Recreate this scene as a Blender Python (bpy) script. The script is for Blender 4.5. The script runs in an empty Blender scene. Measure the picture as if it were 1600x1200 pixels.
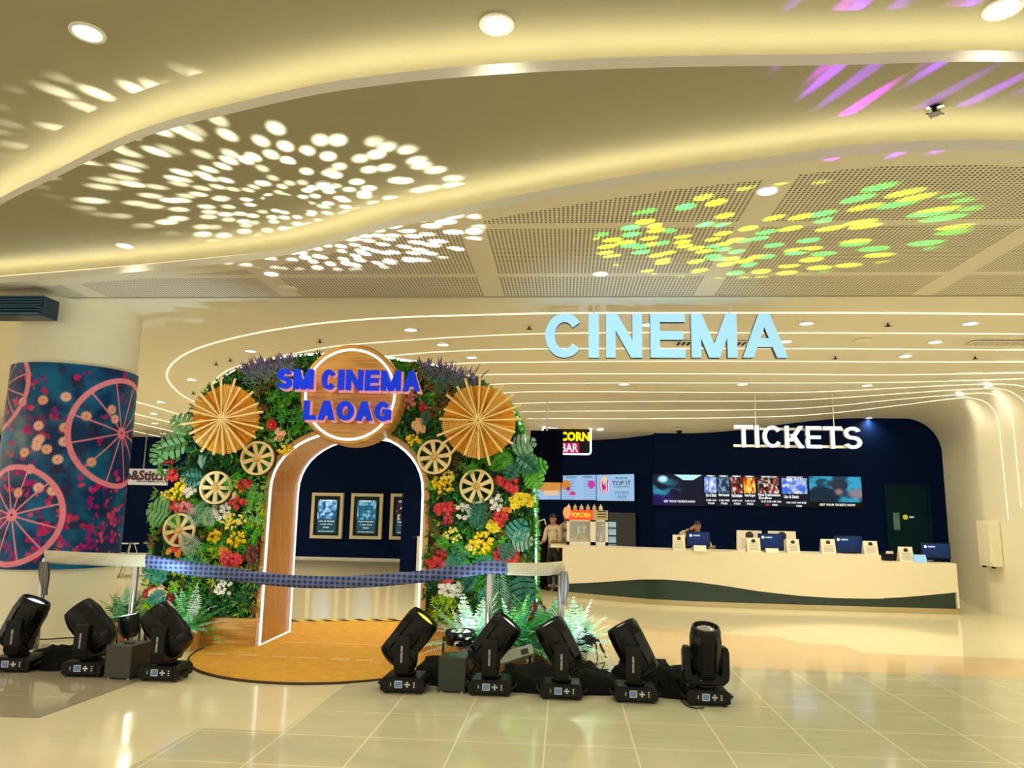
import bpy, bmesh, math, random
import numpy as np
from mathutils import Vector, Matrix, Euler
random.seed(7); rng = np.random.default_rng(7)
PI = math.pi
sc = bpy.context.scene
C = bpy.context.collection

# ------------------------------------------------------------ camera (1600x1200 frame, focal length 1155 px)
H = 1.6; F = 1155.0
def _n(v): return v/np.linalg.norm(v)
_Y = _n(np.array([81., -193., -F])); _U = _n(np.cross(np.array([1, -.018, 0]), _Y))
if _U[1] < 0: _U = -_U
_X = np.cross(_Y, _U)
R = np.array([_X, _Y, _U])                     # world = R @ camera
cam = bpy.data.cameras.new('camera'); co = bpy.data.objects.new('camera', cam); C.objects.link(co)
cam.sensor_width = 36; cam.lens = 36*F/1600; cam.clip_start = .05; cam.clip_end = 200
M4 = Matrix([list(R[0])+[0], list(R[1])+[0], list(R[2])+[H], [0, 0, 0, 1]])
co.matrix_world = M4; sc.camera = co
# ------------------------------------------------------------ world, exposure
w = bpy.data.worlds.new('world'); sc.world = w; w.use_nodes = True
w.node_tree.nodes['Background'].inputs[0].default_value = (1.0, .91, .70, 1)
w.node_tree.nodes['Background'].inputs[1].default_value = 1.25
sc.view_settings.view_transform = 'Standard'; sc.view_settings.look = 'None'
sc.view_settings.exposure = 0.14; sc.view_settings.gamma = 1; sc.view_settings.use_curve_mapping = False
try:
    sc.cycles.use_denoising = True; sc.cycles.max_bounces = 8; sc.cycles.diffuse_bounces = 4
    sc.cycles.glossy_bounces = 3; sc.cycles.sample_clamp_indirect = 6
    sc.cycles.caustics_reflective = False; sc.cycles.caustics_refractive = False
except Exception: pass
WARM = (1.0, .86, .60); COOL = (.55, .8, 1.0)
def lamp(kind, name, loc, energy, color, target=None, **kw):
    d = bpy.data.lights.new(name, kind); d.energy = energy; d.color = color
    for k, v in kw.items(): setattr(d, k, v)
    o = bpy.data.objects.new(name, d); C.objects.link(o); o.location = loc
    if target is not None:
        o.rotation_euler = (Vector(target)-Vector(loc)).to_track_quat('-Z', 'Y').to_euler()
    return o

# ------------------------------------------------------------ measuring helpers (a pixel of the photo -> a point of the place)
O = np.array([0, 0, H])
def ray(px, py): return R@np.array([px-800., 600.-py, -F])
def on_z(px, py, z):
    d = ray(px, py); return Vector(O+d*(z-H)/d[2])
def on_y(px, py, Y):
    d = ray(px, py); return Vector(O+d*Y/d[1])
def on_line(px, py, a, b):                     # vertical plane through floor points a, b
    d = ray(px, py); n = np.array([b[1]-a[1], -(b[0]-a[0]), 0])
    t = np.dot(n, np.array([a[0], a[1], 0])-O)/np.dot(n, d); return Vector(O+d*t)
def on_x(px, py, X):
    d = ray(px, py); return Vector(O+d*X/d[0])

# ------------------------------------------------------------ materials
def mat(name, col, rough=.6, metal=0, emit=None, es=0, spec=.5, trans=0, alpha=1, noise=None, coat=0, bump=0):
    m = bpy.data.materials.new(name); m.use_nodes = True; nt = m.node_tree; b = nt.nodes['Principled BSDF']
    b.inputs['Base Color'].default_value = (*col, 1); b.inputs['Roughness'].default_value = rough
    b.inputs['Metallic'].default_value = metal; b.inputs['Specular IOR Level'].default_value = spec
    b.inputs['Transmission Weight'].default_value = trans; b.inputs['Alpha'].default_value = alpha
    b.inputs['Coat Weight'].default_value = coat
    if emit: b.inputs['Emission Color'].default_value = (*emit, 1); b.inputs['Emission Strength'].default_value = es
    tc = nt.nodes.new('ShaderNodeTexCoord'); nz = nt.nodes.new('ShaderNodeTexNoise'); nt.links.new(tc.outputs['Object'], nz.inputs['Vector'])
    sc_, amt = noise or (6, .05)
    nz.inputs['Scale'].default_value = sc_; nz.inputs['Detail'].default_value = 3
    mx = nt.nodes.new('ShaderNodeMix'); mx.data_type = 'RGBA'
    mx.inputs['A'].default_value = (*[c*(1-amt) for c in col], 1); mx.inputs['B'].default_value = (*[min(1, c*(1+amt)) for c in col], 1)
    nt.links.new(nz.outputs['Fac'], mx.inputs['Factor']); nt.links.new(mx.outputs['Result'], b.inputs['Base Color'])
    if bump:
        bp = nt.nodes.new('ShaderNodeBump'); bp.inputs['Strength'].default_value = bump; bp.inputs['Distance'].default_value = .01
        nt.links.new(nz.outputs['Fac'], bp.inputs['Height']); nt.links.new(bp.outputs['Normal'], b.inputs['Normal'])
    return m
def wood(name, c1, c2, scale=(1, 1, 14), rough=.4, coat=.2):
    m = mat(name, c1, rough, coat=coat); nt = m.node_tree; b = nt.nodes['Principled BSDF']
    tc = nt.nodes.new('ShaderNodeTexCoord'); mp = nt.nodes.new('ShaderNodeMapping'); mp.inputs['Scale'].default_value = scale
    nz = nt.nodes.new('ShaderNodeTexNoise'); nz.inputs['Scale'].default_value = 3; nz.inputs['Detail'].default_value = 7; nz.inputs['Distortion'].default_value = .6
    cr = nt.nodes.new('ShaderNodeValToRGB'); cr.color_ramp.elements[0].position = .35; cr.color_ramp.elements[1].position = .65
    cr.color_ramp.elements[0].color = (*c2, 1); cr.color_ramp.elements[1].color = (*c1, 1)
    nt.links.new(tc.outputs['Object'], mp.inputs['Vector']); nt.links.new(mp.outputs['Vector'], nz.inputs['Vector'])
    nt.links.new(nz.outputs['Fac'], cr.inputs['Fac']); nt.links.new(cr.outputs['Color'], b.inputs['Base Color'])
    return m
def vcol(name, rough=.5, emis=0, rough_coat=0):
    """printed or displayed artwork held in a colour attribute"""
    m = bpy.data.materials.new(name); m.use_nodes = True; nt = m.node_tree; b = nt.nodes['Principled BSDF']
    a = nt.nodes.new('ShaderNodeVertexColor'); a.layer_name = 'art'
    b.inputs['Roughness'].default_value = rough; b.inputs['Specular IOR Level'].default_value = .08 if emis else .15
    if emis:
        b.inputs['Base Color'].default_value = (.01, .01, .01, 1); nt.links.new(a.outputs['Color'], b.inputs['Emission Color']); b.inputs['Emission Strength'].default_value = emis
    else: nt.links.new(a.outputs['Color'], b.inputs['Base Color'])
    return m
def srgb(r, g, b_):
    f = lambda c: (c/255/12.92) if c/255 <= .04045 else ((c/255+.055)/1.055)**2.4
    return (f(r), f(g), f(b_))
def emi(name, col, s): return mat(name, tuple(c*.15 for c in col), .6, emit=col, es=s, spec=.1)

m_ceil = mat('painted ceiling', (.80, .77, .66), .7, noise=(2, .02))
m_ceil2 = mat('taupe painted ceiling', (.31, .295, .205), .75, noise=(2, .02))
m_lip = mat('pale lip paint', (.66, .64, .58), .6, noise=(2, .02))
m_wall = mat('painted wall', (.80, .76, .60), .6, noise=(2, .02))
m_led = emi('warm led strip', (1, .88, .60), 1.25)
m_cove = emi('cove led', (1, .87, .56), 20)
m_wled = emi('white led tube', (.90, .96, 1.0), 1.35)
m_lampf = emi('downlight face', (1, .96, .86), 4.0)
m_white = mat('white plastic', (.8, .78, .72), .4)
m_black = mat('black plastic', (.004, .005, .008), .4, noise=(8, .2), spec=.2)
m_blackr = mat('black rubber', (.006, .006, .006), .6)
m_cloth = mat('black cloth', (.003, .004, .004), .8, noise=(14, .4), bump=.8, spec=.15)
m_navy = mat('navy wall paint', (.0006, .008, .050), .6, noise=(3, .1), spec=.06)
m_teal = mat('dark teal paint', (.001, .020, .032), .5, spec=.1)
m_chrome = mat('polished steel', (.42, .42, .41), .10, metal=1)
m_counter = mat('cream counter', (.84, .76, .60), .35, noise=(2, .02))
m_green = mat('dark green laminate', (.012, .035, .026), .3)
m_plinth = mat('brushed plinth', (.50, .42, .24), .3, metal=.5)
m_wood = wood('honey wood', (.68, .36, .07), (.42, .19, .03))
m_woodv = wood('honey wood upright', (.66, .34, .09), (.42, .20, .045), (16, 16, 1))
m_rattan = mat('rattan', (.85, .40, .035), .55, noise=(30, .3))
m_rattan2 = mat('pale bamboo', (.92, .62, .26), .45, noise=(30, .2))
m_rattan3 = mat('golden bamboo', (.90, .52, .10), .5, noise=(30, .2))
m_wheel = mat('pale painted wood', (.80, .62, .32), .5, noise=(20, .15))
m_dark = mat('dark foam edge', (.03, .018, .01), .8)
m_terra = mat('terracotta', (.42, .17, .07), .7)
m_glass = mat('clear glass', (.9, .95, .95), .05, alpha=.18)
m_ipaper = mat('paper card', (.80, .76, .62), .6)
m_ink = mat('black print', (.02, .02, .02), .6)
m_whiteprint = mat('white print', (.85, .85, .85), .5)
m_skin = mat('skin', (.45, .24, .14), .5)
m_hair = mat('black hair', (.006, .005, .005), .4)
m_trouser = mat('dark trousers', (.010, .011, .014), .8)
m_shirt = mat('cream uniform', (.66, .56, .40), .7)

def floor_mat(name, c, tile=None, rough=.09, streak=.12, grout=(.62, .58, .42)):
    m = mat(name, c, rough); nt = m.node_tree; b = nt.nodes['Principled BSDF']
    tc = nt.nodes.new('ShaderNodeTexCoord'); mp = nt.nodes.new('ShaderNodeMapping'); mp.inputs['Scale'].default_value = (.7, 4, 1)
    nz = nt.nodes.new('ShaderNodeTexNoise'); nz.inputs['Scale'].default_value = 1.6; nz.inputs['Detail'].default_value = 6; nz.inputs['Distortion'].default_value = .8
    nt.links.new(tc.outputs['Object'], mp.inputs['Vector']); nt.links.new(mp.outputs['Vector'], nz.inputs['Vector'])
    mx = nt.nodes.new('ShaderNodeMix'); mx.data_type = 'RGBA'
    mx.inputs['A'].default_value = (*[k*(1-streak) for k in c], 1); mx.inputs['B'].default_value = (*[min(1, k*(1+streak)) for k in c], 1)
    nt.links.new(nz.outputs['Fac'], mx.inputs['Factor']); last = mx.outputs['Result']
    if tile:
        br = nt.nodes.new('ShaderNodeTexBrick'); br.offset = 0; br.inputs['Scale'].default_value = 1
        br.inputs['Brick Width'].default_value = tile[0]; br.inputs['Row Height'].default_value = tile[1]
        br.inputs['Mortar Size'].default_value = .006; br.inputs['Mortar Smooth'].default_value = .1; br.inputs['Bias'].default_value = 0
        m2 = nt.nodes.new('ShaderNodeMapping'); m2.inputs['Location'].default_value = (tile[2], tile[3], 0)
        nt.links.new(tc.outputs['Object'], m2.inputs['Vector']); nt.links.new(m2.outputs['Vector'], br.inputs['Vector'])
        m3 = nt.nodes.new('ShaderNodeMix'); m3.data_type = 'RGBA'
        nt.links.new(br.outputs['Fac'], m3.inputs['Factor']); nt.links.new(last, m3.inputs['A']); m3.inputs['B'].default_value = (*grout, 1)
        last = m3.outputs['Result']
    nt.links.new(last, b.inputs['Base Color'])
    return m
# ------------------------------------------------------------ mesh builder
class MB:
    def __init__(s): s.v = []; s.f = []; s.mi = []; s.col = None
    def add(s, vs, fs, mi=0):
        b = len(s.v); s.v += [tuple(v) for v in vs]; s.f += [tuple(b+i for i in f) for f in fs]; s.mi += [mi]*len(fs)
    def box(s, a, b, mi=0, M=None):
        (x0, y0, z0), (x1, y1, z1) = a, b
        v = [(x0,y0,z0),(x1,y0,z0),(x1,y1,z0),(x0,y1,z0),(x0,y0,z1),(x1,y0,z1),(x1,y1,z1),(x0,y1,z1)]
        if M: v = [tuple(M@Vector(p)) for p in v]
        s.add(v, [(3,2,1,0),(4,5,6,7),(0,1,5,4),(1,2,6,5),(2,3,7,6),(3,0,4,7)], mi)
    def cbox(s, c, d, mi=0, M=None):
        s.box([c[i]-d[i]/2 for i in range(3)], [c[i]+d[i]/2 for i in range(3)], mi, M)
    def prism(s, poly, fn, t0, t1, mi=0):
        """poly of 2d points, fn(u,v,t)->3d"""
        n = len(poly); v = [fn(*p, t0) for p in poly]+[fn(*p, t1) for p in poly]
        s.add(v, [tuple(range(n))[::-1], tuple(range(n, 2*n))]+[(i, (i+1) % n, n+(i+1) % n, n+i) for i in range(n)], mi)
    def lathe(s, prof, c=(0, 0, 0), seg=24, M=None, mi=0, cap=True):
        n = len(prof); vs = []
        for k in range(seg):
            a = 2*PI*k/seg
            for r, z in prof:
                p = Vector((c[0]+r*math.cos(a), c[1]+r*math.sin(a), c[2]+z)); vs.append(tuple(M@p) if M else tuple(p))
        fs = []
        for k in range(seg):
            k2 = (k+1) % seg
            for i in range(n-1): fs.append((k*n+i, k2*n+i, k2*n+i+1, k*n+i+1))
        if cap:
            fs.append(tuple(k*n for k in range(seg))[::-1]); fs.append(tuple(k*n+n-1 for k in range(seg)))
        s.add(vs, fs, mi)
    def tube(s, pts, r, seg=8, mi=0, closed=False, flat=None):
        pts = [Vector(p) for p in pts]; n = len(pts); vs = []
        up = Vector((0, 0, 1)); pn = None
        for i, p in enumerate(pts):
            if closed: t = pts[(i+1) % n]-pts[i-1]
            else: t = pts[min(i+1, n-1)]-pts[max(i-1, 0)]
            t = t.normalized() if t.length > 1e-9 else Vector((0, 0, 1))
            if pn is None: a = t.orthogonal().normalized()
            else: a = (pn-t*pn.dot(t)); a = a.normalized() if a.length > 1e-6 else t.orthogonal().normalized()
            pn = a; b = t.cross(a); rr = r(i/(n-1)) if callable(r) else r
            for k in range(seg):
                th = 2*PI*k/seg; vs.append(tuple(p+(a*math.cos(th)+b*math.sin(th))*rr))
        fs = []
        for i in range(n if closed else n-1):
            j = (i+1) % n
            for k in range(seg): fs.append((i*seg+k, i*seg+(k+1) % seg, j*seg+(k+1) % seg, j*seg+k))
        if not closed: fs.append(tuple(range(seg))[::-1]); fs.append(tuple((n-1)*seg+k for k in range(seg)))
        s.add(vs, fs, mi)
    def ball(s, c, r, seg=8, rings=5, mi=0, M=None):
        rx, ry, rz = r if hasattr(r, '__len__') else (r, r, r)
        prof = [(math.sin(PI*(i+.0)/rings), -math.cos(PI*i/rings)) for i in range(rings+1)]
        vs = [];
        for k in range(seg):
            a = 2*PI*k/seg
            for q, z in prof:
                p = Vector((c[0]+rx*q*math.cos(a), c[1]+ry*q*math.sin(a), c[2]+rz*z)); vs.append(tuple(M@p) if M else tuple(p))
        n = rings+1
        s.add(vs, [(k*n+i, ((k+1) % seg)*n+i, ((k+1) % seg)*n+i+1, k*n+i+1) for k in range(seg) for i in range(rings)], mi)
    def build(s, name, mats, parent=None, smooth=False, bevel=0, local=False):
        me = bpy.data.meshes.new(name); vs = s.v
        if parent is not None and not local:
            q = WPOS.get(parent.name, parent.location); vs = [(a-q[0], b-q[1], c-q[2]) for a, b, c in vs]
        me.from_pydata(vs, [], s.f)
        for m in (mats if isinstance(mats, (list, tuple)) else [mats]): me.materials.append(m)
        me.polygons.foreach_set('material_index', s.mi)
        if s.col is not None:
            at = me.color_attributes.new('art', 'FLOAT_COLOR', 'POINT')
            at.data.foreach_set('color', np.asarray(s.col, dtype=np.float32).ravel())
        me.validate(); me.update()
        if smooth:
            me.polygons.foreach_set('use_smooth', [True]*len(me.polygons))
            if smooth is not True: me.set_sharp_from_angle(angle=math.radians(smooth))
        o = bpy.data.objects.new(name, me); C.objects.link(o)
        if parent is not None:
            o.parent = parent; WPOS[o.name] = tuple(WPOS.get(parent.name, parent.location))
        if bevel:
            b = o.modifiers.new('b', 'BEVEL'); b.width = bevel; b.segments = 2; b.limit_method = 'ANGLE'
        return o
WPOS = {}
def tag(o, label, cat, group=None):
    o['label'] = label; o['category'] = cat
    if group: o['group'] = group
    return o
def struct(o): o['kind'] = 'structure'; return o
def thing(name, label, cat, loc=(0, 0, 0), group=None):
    o = bpy.data.objects.new(name, None); C.objects.link(o); o.location = loc; o.empty_display_size = .1
    return tag(o, label, cat, group)
def copy_tree(o, parent=None):
    c = o.copy(); C.objects.link(c); c.parent = parent
    for ch in list(o.children): copy_tree(ch, c)
    return c
def strip(name, A, B, m, parent=None):
    mb = MB(); n = len(A); mb.add(list(A)+list(B), [(i, i+1, n+i+1, n+i) for i in range(n-1)]); return mb.build(name, m, parent)
def poly(name, pts, m, parent=None, th=0):
    mb = MB(); n = len(pts)
    if th: mb.prism([(p[0], p[1]) for p in pts], lambda u, v, t: (u, v, pts[0][2]+t), -th, 0)
    else: mb.add(pts, [tuple(range(n))])
    return mb.build(name, m, parent)
def catmull(P, n=8):
    P = [Vector(p) for p in P]; Q = []
    for i in range(len(P)-1):
        a, b, c, d = P[max(i-1, 0)], P[i], P[i+1], P[min(i+2, len(P)-1)]
        for k in range(n):
            t = k/n; Q.append(.5*((2*b)+(c-a)*t+(2*a-5*b+4*c-d)*t*t+(3*b-a-3*c+d)*t**3))
    Q.append(P[-1]); return Q
def text(s, name, m, parent, w=None, h=None, depth=.002, M=None, bold=0, align='CENTER'):
    """small lettering: fit the word into width w / height h, placed by matrix M (x right, y up)"""
    cu = bpy.data.curves.new(name, 'FONT'); cu.body = s; cu.extrude = .5; cu.offset = bold; cu.resolution_u = 2
    o = bpy.data.objects.new('tmp', cu); C.objects.link(o)
    dg = bpy.context.evaluated_depsgraph_get(); me = bpy.data.meshes.new_from_object(o.evaluated_get(dg))
    C.objects.unlink(o); bpy.data.objects.remove(o)
    v = np.array([q.co for q in me.vertices]); lo, hi = v.min(0), v.max(0); d = hi-lo
    sx = w/d[0] if w else None; sy = h/d[1] if h else sx; sx = sx or sy
    v = (v-(lo+hi)/2)*np.array([sx, sy, depth/max(d[2], 1e-6)])
    q = WPOS.get(parent.name, parent.location) if parent else (0, 0, 0)
    for i, p in enumerate(v): me.vertices[i].co = (M@Vector(p))-Vector(q) if M else Vector(p)
    me.materials.clear(); me.materials.append(m); me.name = name
    ob = bpy.data.objects.new(name, me); C.objects.link(ob)
    if parent: ob.parent = parent; WPOS[ob.name] = tuple(q)
    return ob
def facing(p, ang=0):                          # matrix for something on a wall that looks towards -Y, turned by ang about Z
    return Matrix.Translation(p)@Matrix.Rotation(ang, 4, 'Z')@Matrix.Rotation(PI/2, 4, 'X')

# stroke letters for the big signs: unit box, t = stroke width
def letter_polys(ch, t, asp):
    """2d polygons of one capital in a box asp wide and 1 high"""
    w_ = asp; V = lambda x: [(x, 0), (x+t, 0), (x+t, 1), (x, 1)]
    Hh = lambda y, x0=0, x1=None: [(x0, y), (w_ if x1 is None else x1, y), (w_ if x1 is None else x1, y+t*.92), (x0, y+t*.92)]
    D = lambda x0, x1, q, y0=0, y1=1: [(x0, y0), (x0+q, y0), (x1+q, y1), (x1, y1)]
    def arc(cx, cy, rx, ry, a0, a1, n=22):
        out = []
        for i in range(n):
            a, b = a0+(a1-a0)*i/n, a0+(a1-a0)*(i+1)/n
            f = lambda q, k: (cx+(rx-(t if k else 0))*math.cos(q), cy+(ry-(t*.92 if k else 0))*math.sin(q))
            out.append([f(a, 0), f(b, 0), f(b, 1), f(a, 1)])
        return out
    r = math.radians
    if ch == 'I': return [V(0)]
    if ch == 'N': return [V(0), V(w_-t), D(w_-t*1.15, 0, t*1.15)]
    if ch == 'E': return [V(0), Hh(0), Hh(.5-t*.46, 0, w_*.94), Hh(1-t*.92)]
    if ch == 'L': return [V(0), Hh(0)]
    if ch == 'T': return [V(w_/2-t/2), Hh(1-t*.92)]
    if ch == 'M': return [V(0), V(w_-t), D(w_/2-t*.55, 0, t*1.1), D(w_/2-t*.55, w_-t*1.1, t*1.1)]
    if ch == 'A': return [D(0, w_/2-t*.55, t*1.1), D(w_-t*1.1, w_/2-t*.55, t*1.1), Hh(.24, w_*.22, w_*.78)]
    if ch == 'K': return [V(0), D(t*.7, w_-t*1.25, t*1.25, .3, 1), D(w_-t*1.3, t*1.2, t*1.3, 0, .62)]
    if ch == 'O': return arc(w_/2, .5, w_/2, .5, 0, 2*PI, 32)
    if ch == 'C': return arc(w_/2, .5, w_/2, .5, r(36), r(324), 28)
    if ch == 'G': return arc(w_/2, .5, w_/2, .5, r(40), r(330), 28)+[Hh(.38, w_*.5, w_), [(w_-t, .08), (w_, .08), (w_, .44), (w_-t, .44)]]
    if ch == 'S':
        ry = (1+t*.92)/4
        return arc(w_/2, 1-ry, w_/2*.94, ry, r(20), r(270), 20)+arc(w_/2, ry, w_/2, ry, r(90), r(-160), 20)
def stroke_letter(mb, ch, fn, t, asp, d0, d1, mi=0, grow=0):
    P = letter_polys(ch, t, asp)
    for k, pl in enumerate(P):
        if grow:
            cx = sum(p[0] for p in pl)/len(pl); cy = sum(p[1] for p in pl)/len(pl)
            if len(P) > 12:   # arcs: grow from the letter's own curve
                pl = [(p[0]+(grow if i < 2 else -grow)*np.sign(1)*(p[0]-pl[3-i if i < 2 else 3-i][0])/max(t, 1e-6), p[1]+grow*(p[1]-pl[3-i][1])/max(t, 1e-6)) if i < 4 else p for i, p in enumerate(pl)]
            else: pl = [(p[0]+math.copysign(grow, p[0]-cx), p[1]+math.copysign(grow, p[1]-cy)) for p in pl]
        e = .0004*(k % 5)
        mb.prism(pl, fn, d0-e, d1, mi)

# ------------------------------------------------------------ room shape
XW = 7.05; RF = .7; YC = 8.42; ZC = 4.05; ZB = 4.30; ZA = 4.55
def sst(a, b, x): t = min(1, max(0, (x-a)/(b-a))); return t*t*(3-2*t)
def wallx(Y): return XW if Y < 13.2 else XW+(Y-13.2)*.7/2.6
def zceil(X, Y):
    z = ZC if Y < 9 else (ZC-(Y-9)*.55/7.5 if Y < 16.5 else 3.5)
    z -= .36*sst(14.7, 15.8, Y)*(1-sst(2.5, 6.2, X))*sst(-1.6, -.2, X)
    xw = wallx(Y)
    if X > xw-RF:
        q = min(1, (X-(xw-RF))/RF); z -= RF*(1-math.sqrt(max(0, 1-q*q)))
    return z
def trace(px, py, off=0.0):
    """where a line of sight first meets the far ceiling or the right wall"""
    d = ray(px, py); d = d/d[1]; y = 8.0
    while y < 26:
        p = O+d*y
        if p[0] > wallx(y) or (p[0] < wallx(y) and p[2] > zceil(p[0], y)-off): return Vector(p)
        y += .01
    return Vector(O+d*21.5)

# ============================================================ SETTING
fl_cream = floor_mat('cream marble floor', (.80, .72, .50), rough=.10, streak=.06)
fl_tan = floor_mat('tan marble floor', (.72, .53, .31), rough=.12, streak=.06)
fl_grey = floor_mat('grey beige tiles', (.58, .55, .39), (.61, .61, .12, -5.99+.61*10), rough=.10, streak=.16, grout=(.86, .78, .52))
fl_grey2 = floor_mat('polished grey tiles', (.40, .35, .25), (1.22, 1.22, .12, .0), rough=.04, streak=.08)
struct(poly('floor', [(-26, -4, 0), (11, -4, 0), (11, 26, 0), (-26, 26, 0)], fl_cream))
def fpoly(name, pts, m, z=.002): return struct(poly(name, [(*on_z(px, py, 0)[:2], z) if not isinstance(px, str) else (*py, z) for px, py in pts], m))
fpoly('floor', [('w', (-1.0, 8.15)), (655, 958), (860, 965), (1000, 977), (1062, 984), (1086, 990), (1214, 995), (1250, 1005), (1318, 1008), (1345, 1020), (1600, 1030), ('w', (8, 9.4)), ('w', (8, 8.05))], fl_tan)
fpoly('floor', [('w', (-4.5, 2.8)), (200, 1200), (313, 1137.5), (440, 1144.5), (541, 1071), ('w', (-1.9, 8.1)), ('w', (-1.0, 8.12)), ('w', (8, 8.05)), ('w', (8, -1)), ('w', (-4.5, -1))], fl_grey, .004)
fpoly('floor', [(-60, 1118), (60, 1122), (235, 1058), (180, 1020), ('w', (-7.5, 8.2)), ('w', (-7.5, 5.7))], fl_grey2, .003)

# perforated level C, levels B and A with coves
def perf_mat():
    m = mat('perforated ceiling panels', (.74, .69, .58), .7); nt = m.node_tree; b = nt.nodes['Principled BSDF']
    tc = nt.nodes.new('ShaderNodeTexCoord'); sp = nt.nodes.new('ShaderNodeSeparateXYZ'); nt.links.new(tc.outputs['Object'], sp.inputs[0])
    def mth(op, a, b_=None, c=None):
        n = nt.nodes.new('ShaderNodeMath'); n.operation = op
        for i, q in enumerate((a, b_, c)):
            if q is None: continue
            if isinstance(q, (int, float)): n.inputs[i].default_value = q
            else: nt.links.new(q, n.inputs[i])
        return n.outputs[0]
    X, Y = sp.outputs['X'], sp.outputs['Y']; P = .038
    def cell(v): return mth('SUBTRACT', mth('FRACT', mth('DIVIDE', v, P)), .5)
    cx, cy = cell(mth('ADD', X, 40*P*10)), cell(mth('ADD', Y, 0.0))
    d = mth('SQRT', mth('ADD', mth('MULTIPLY', cx, cx), mth('MULTIPLY', cy, cy)))
    hole = mth('LESS_THAN', d, .30)
    def solid(v, period, off, w_):  # strips without holes
        q = mth('ABSOLUTE', mth('SUBTRACT', mth('FRACT', mth('DIVIDE', mth('ADD', v, off), period)), .5)); return mth('GREATER_THAN', q, .5-w_/period/2)
    sx = solid(X, 2.44, -(-.84)+2.44*5, .24); sy = solid(Y, 1.40, -6.22+1.40*10, .13)
    msk = mth('MULTIPLY', hole, mth('MULTIPLY', mth('SUBTRACT', 1, sx), mth('SUBTRACT', 1, sy)))
    a = nt.nodes.new('ShaderNodeAttribute'); a.attribute_name = 'rim'
    msk = mth('MULTIPLY', msk, a.outputs['Fac'])
    mx = nt.nodes.new('ShaderNodeMix'); mx.data_type = 'RGBA'; nt.links.new(msk, mx.inputs['Factor'])
    mx.inputs['A'].default_value = (.76, .71, .60, 1); mx.inputs['B'].default_value = (.05, .045, .035, 1)
    nt.links.new(mx.outputs['Result'], b.inputs['Base Color']); return m
e2 = [(0, 442), (200, 426), (400, 406), (500, 386), (600, 358), (700, 340), (800, 320), (900, 302), (1000, 286), (1100, 272), (1200, 261), (1300, 247), (1400, 238), (1500, 235), (1600, 236)]
e1 = [(0, 320), (90, 276), (180, 232), (260, 203), (350, 180), (500, 147), (650, 127), (800, 115), (950, 108), (1100, 104), (1300, 102), (1600, 97)]
E2 = [Vector((-13, 8.4, ZC)), Vector((-9, 8.25, ZC))]+[on_z(*p, ZC) for p in e2]+[Vector((5, 5.1, ZC)), Vector((8, 5.9, ZC))]
E1 = [Vector((-13, 8.3, ZB)), Vector((-8, 7.9, ZB))]+[on_z(*p, ZB) for p in e1]+[Vector((4.5, 4.5, ZB)), Vector((8, 4.9, ZB))]
E2 = catmull(E2, 6); E1 = catmull(E1, 6)
def at(P, dy, z): return [(p.x, p.y+dy, z) for p in P]
mb = MB(); n = len(E2)
rows = [at(E2, 0, ZC), [(p.x, min(p.y+.22, YC-.03), ZC) for p in E2], [(p.x, YC-.02, ZC) for p in E2], [(p.x, YC, ZC) for p in E2]]
for r_ in range(3): mb.add(rows[r_]+rows[r_+1], [(i, i+1, n+i+1, n+i) for i in range(n-1)])
o = mb.build('ceiling', perf_mat()); struct(o)
rim = []
for r_ in range(3): rim += [0. if r_ == 0 else 1.]*(2*n)
a_ = o.data.attributes.new('rim', 'FLOAT', 'POINT'); a_.data.foreach_set('value', rim)
strip('trim_1', at(E2, 0, ZC), at(E2, 0, ZC+.075), m_lip)['kind'] = 'structure'
strip('trim_2', at(E1, 0, ZB), at(E1, 0, ZB+.075), m_lip)['kind'] = 'structure'
struct(strip('trim_3', at(E2, .0, ZC+.02), at(E2, .42, ZC+.02), m_ceil)); struct(strip('trim_4', at(E1, 0, ZB+.02), at(E1, .42, ZB+.02), m_ceil))
struct(strip('trim_5', at(E2, .42, ZC+.02), at(E2, .42, ZB), m_ceil)); struct(strip('trim_6', at(E1, .42, ZB+.02), at(E1, .42, ZA), m_ceil))
def resamp(P, xs):
    x = [p.x for p in P]; return [np.interp(q, x, [p.y for p in P]) for q in xs]
xs = list(np.linspace(-12.9, 8, 120)); y1 = resamp(E1, xs); y2 = resamp(E2, xs)
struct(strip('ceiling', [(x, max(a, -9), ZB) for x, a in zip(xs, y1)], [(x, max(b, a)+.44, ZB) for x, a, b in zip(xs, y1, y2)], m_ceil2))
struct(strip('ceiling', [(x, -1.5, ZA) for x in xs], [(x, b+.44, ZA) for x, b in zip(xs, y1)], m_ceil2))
for k, (P, z) in enumerate(((E2, ZC), (E1, ZB))):
    mb = MB(); mb.tube([(p.x, p.y+.075, z+.085) for p in P], .012, 6)
    tag(mb.build('cove_light', m_cove), ['warm cove light strip glowing behind the lower curved ceiling lip', 'warm cove light strip glowing behind the upper curved ceiling lip'][k], 'light strip')
# far ceiling and right wall
ys = [YC]+list(np.linspace(8.6, 22, 110)); mb = MB(); cols = list(np.linspace(-22, -3, 20))+list(np.linspace(-2.6, 6.2, 36)); rows = []
for Y in ys:
    xw = wallx(Y); row = [(X, Y, zceil(X, Y)) for X in cols if X < xw-RF]
    while len(row) < len(cols): row.append(row[-1])
    for k in range(0, 13):
        q = math.sin(PI/2*k/12); X = xw-RF+RF*q*.9999; row.append((X, Y, zceil(X, Y)))
    rows.append(row)
n = len(rows[0])
mb.add([p for r_ in rows for p in r_], [(j*n+i, j*n+i+1, (j+1)*n+i+1, (j+1)*n+i) for j in range(len(rows)-1) for i in range(n-1)])
struct(mb.build('ceiling', m_ceil, smooth=30))
struct(strip('wall_right', [(wallx(Y), Y, 0) for Y in ys], [(wallx(Y), Y, zceil(wallx(Y)-.0001, Y)+.02) for Y in ys], m_wall))
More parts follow.
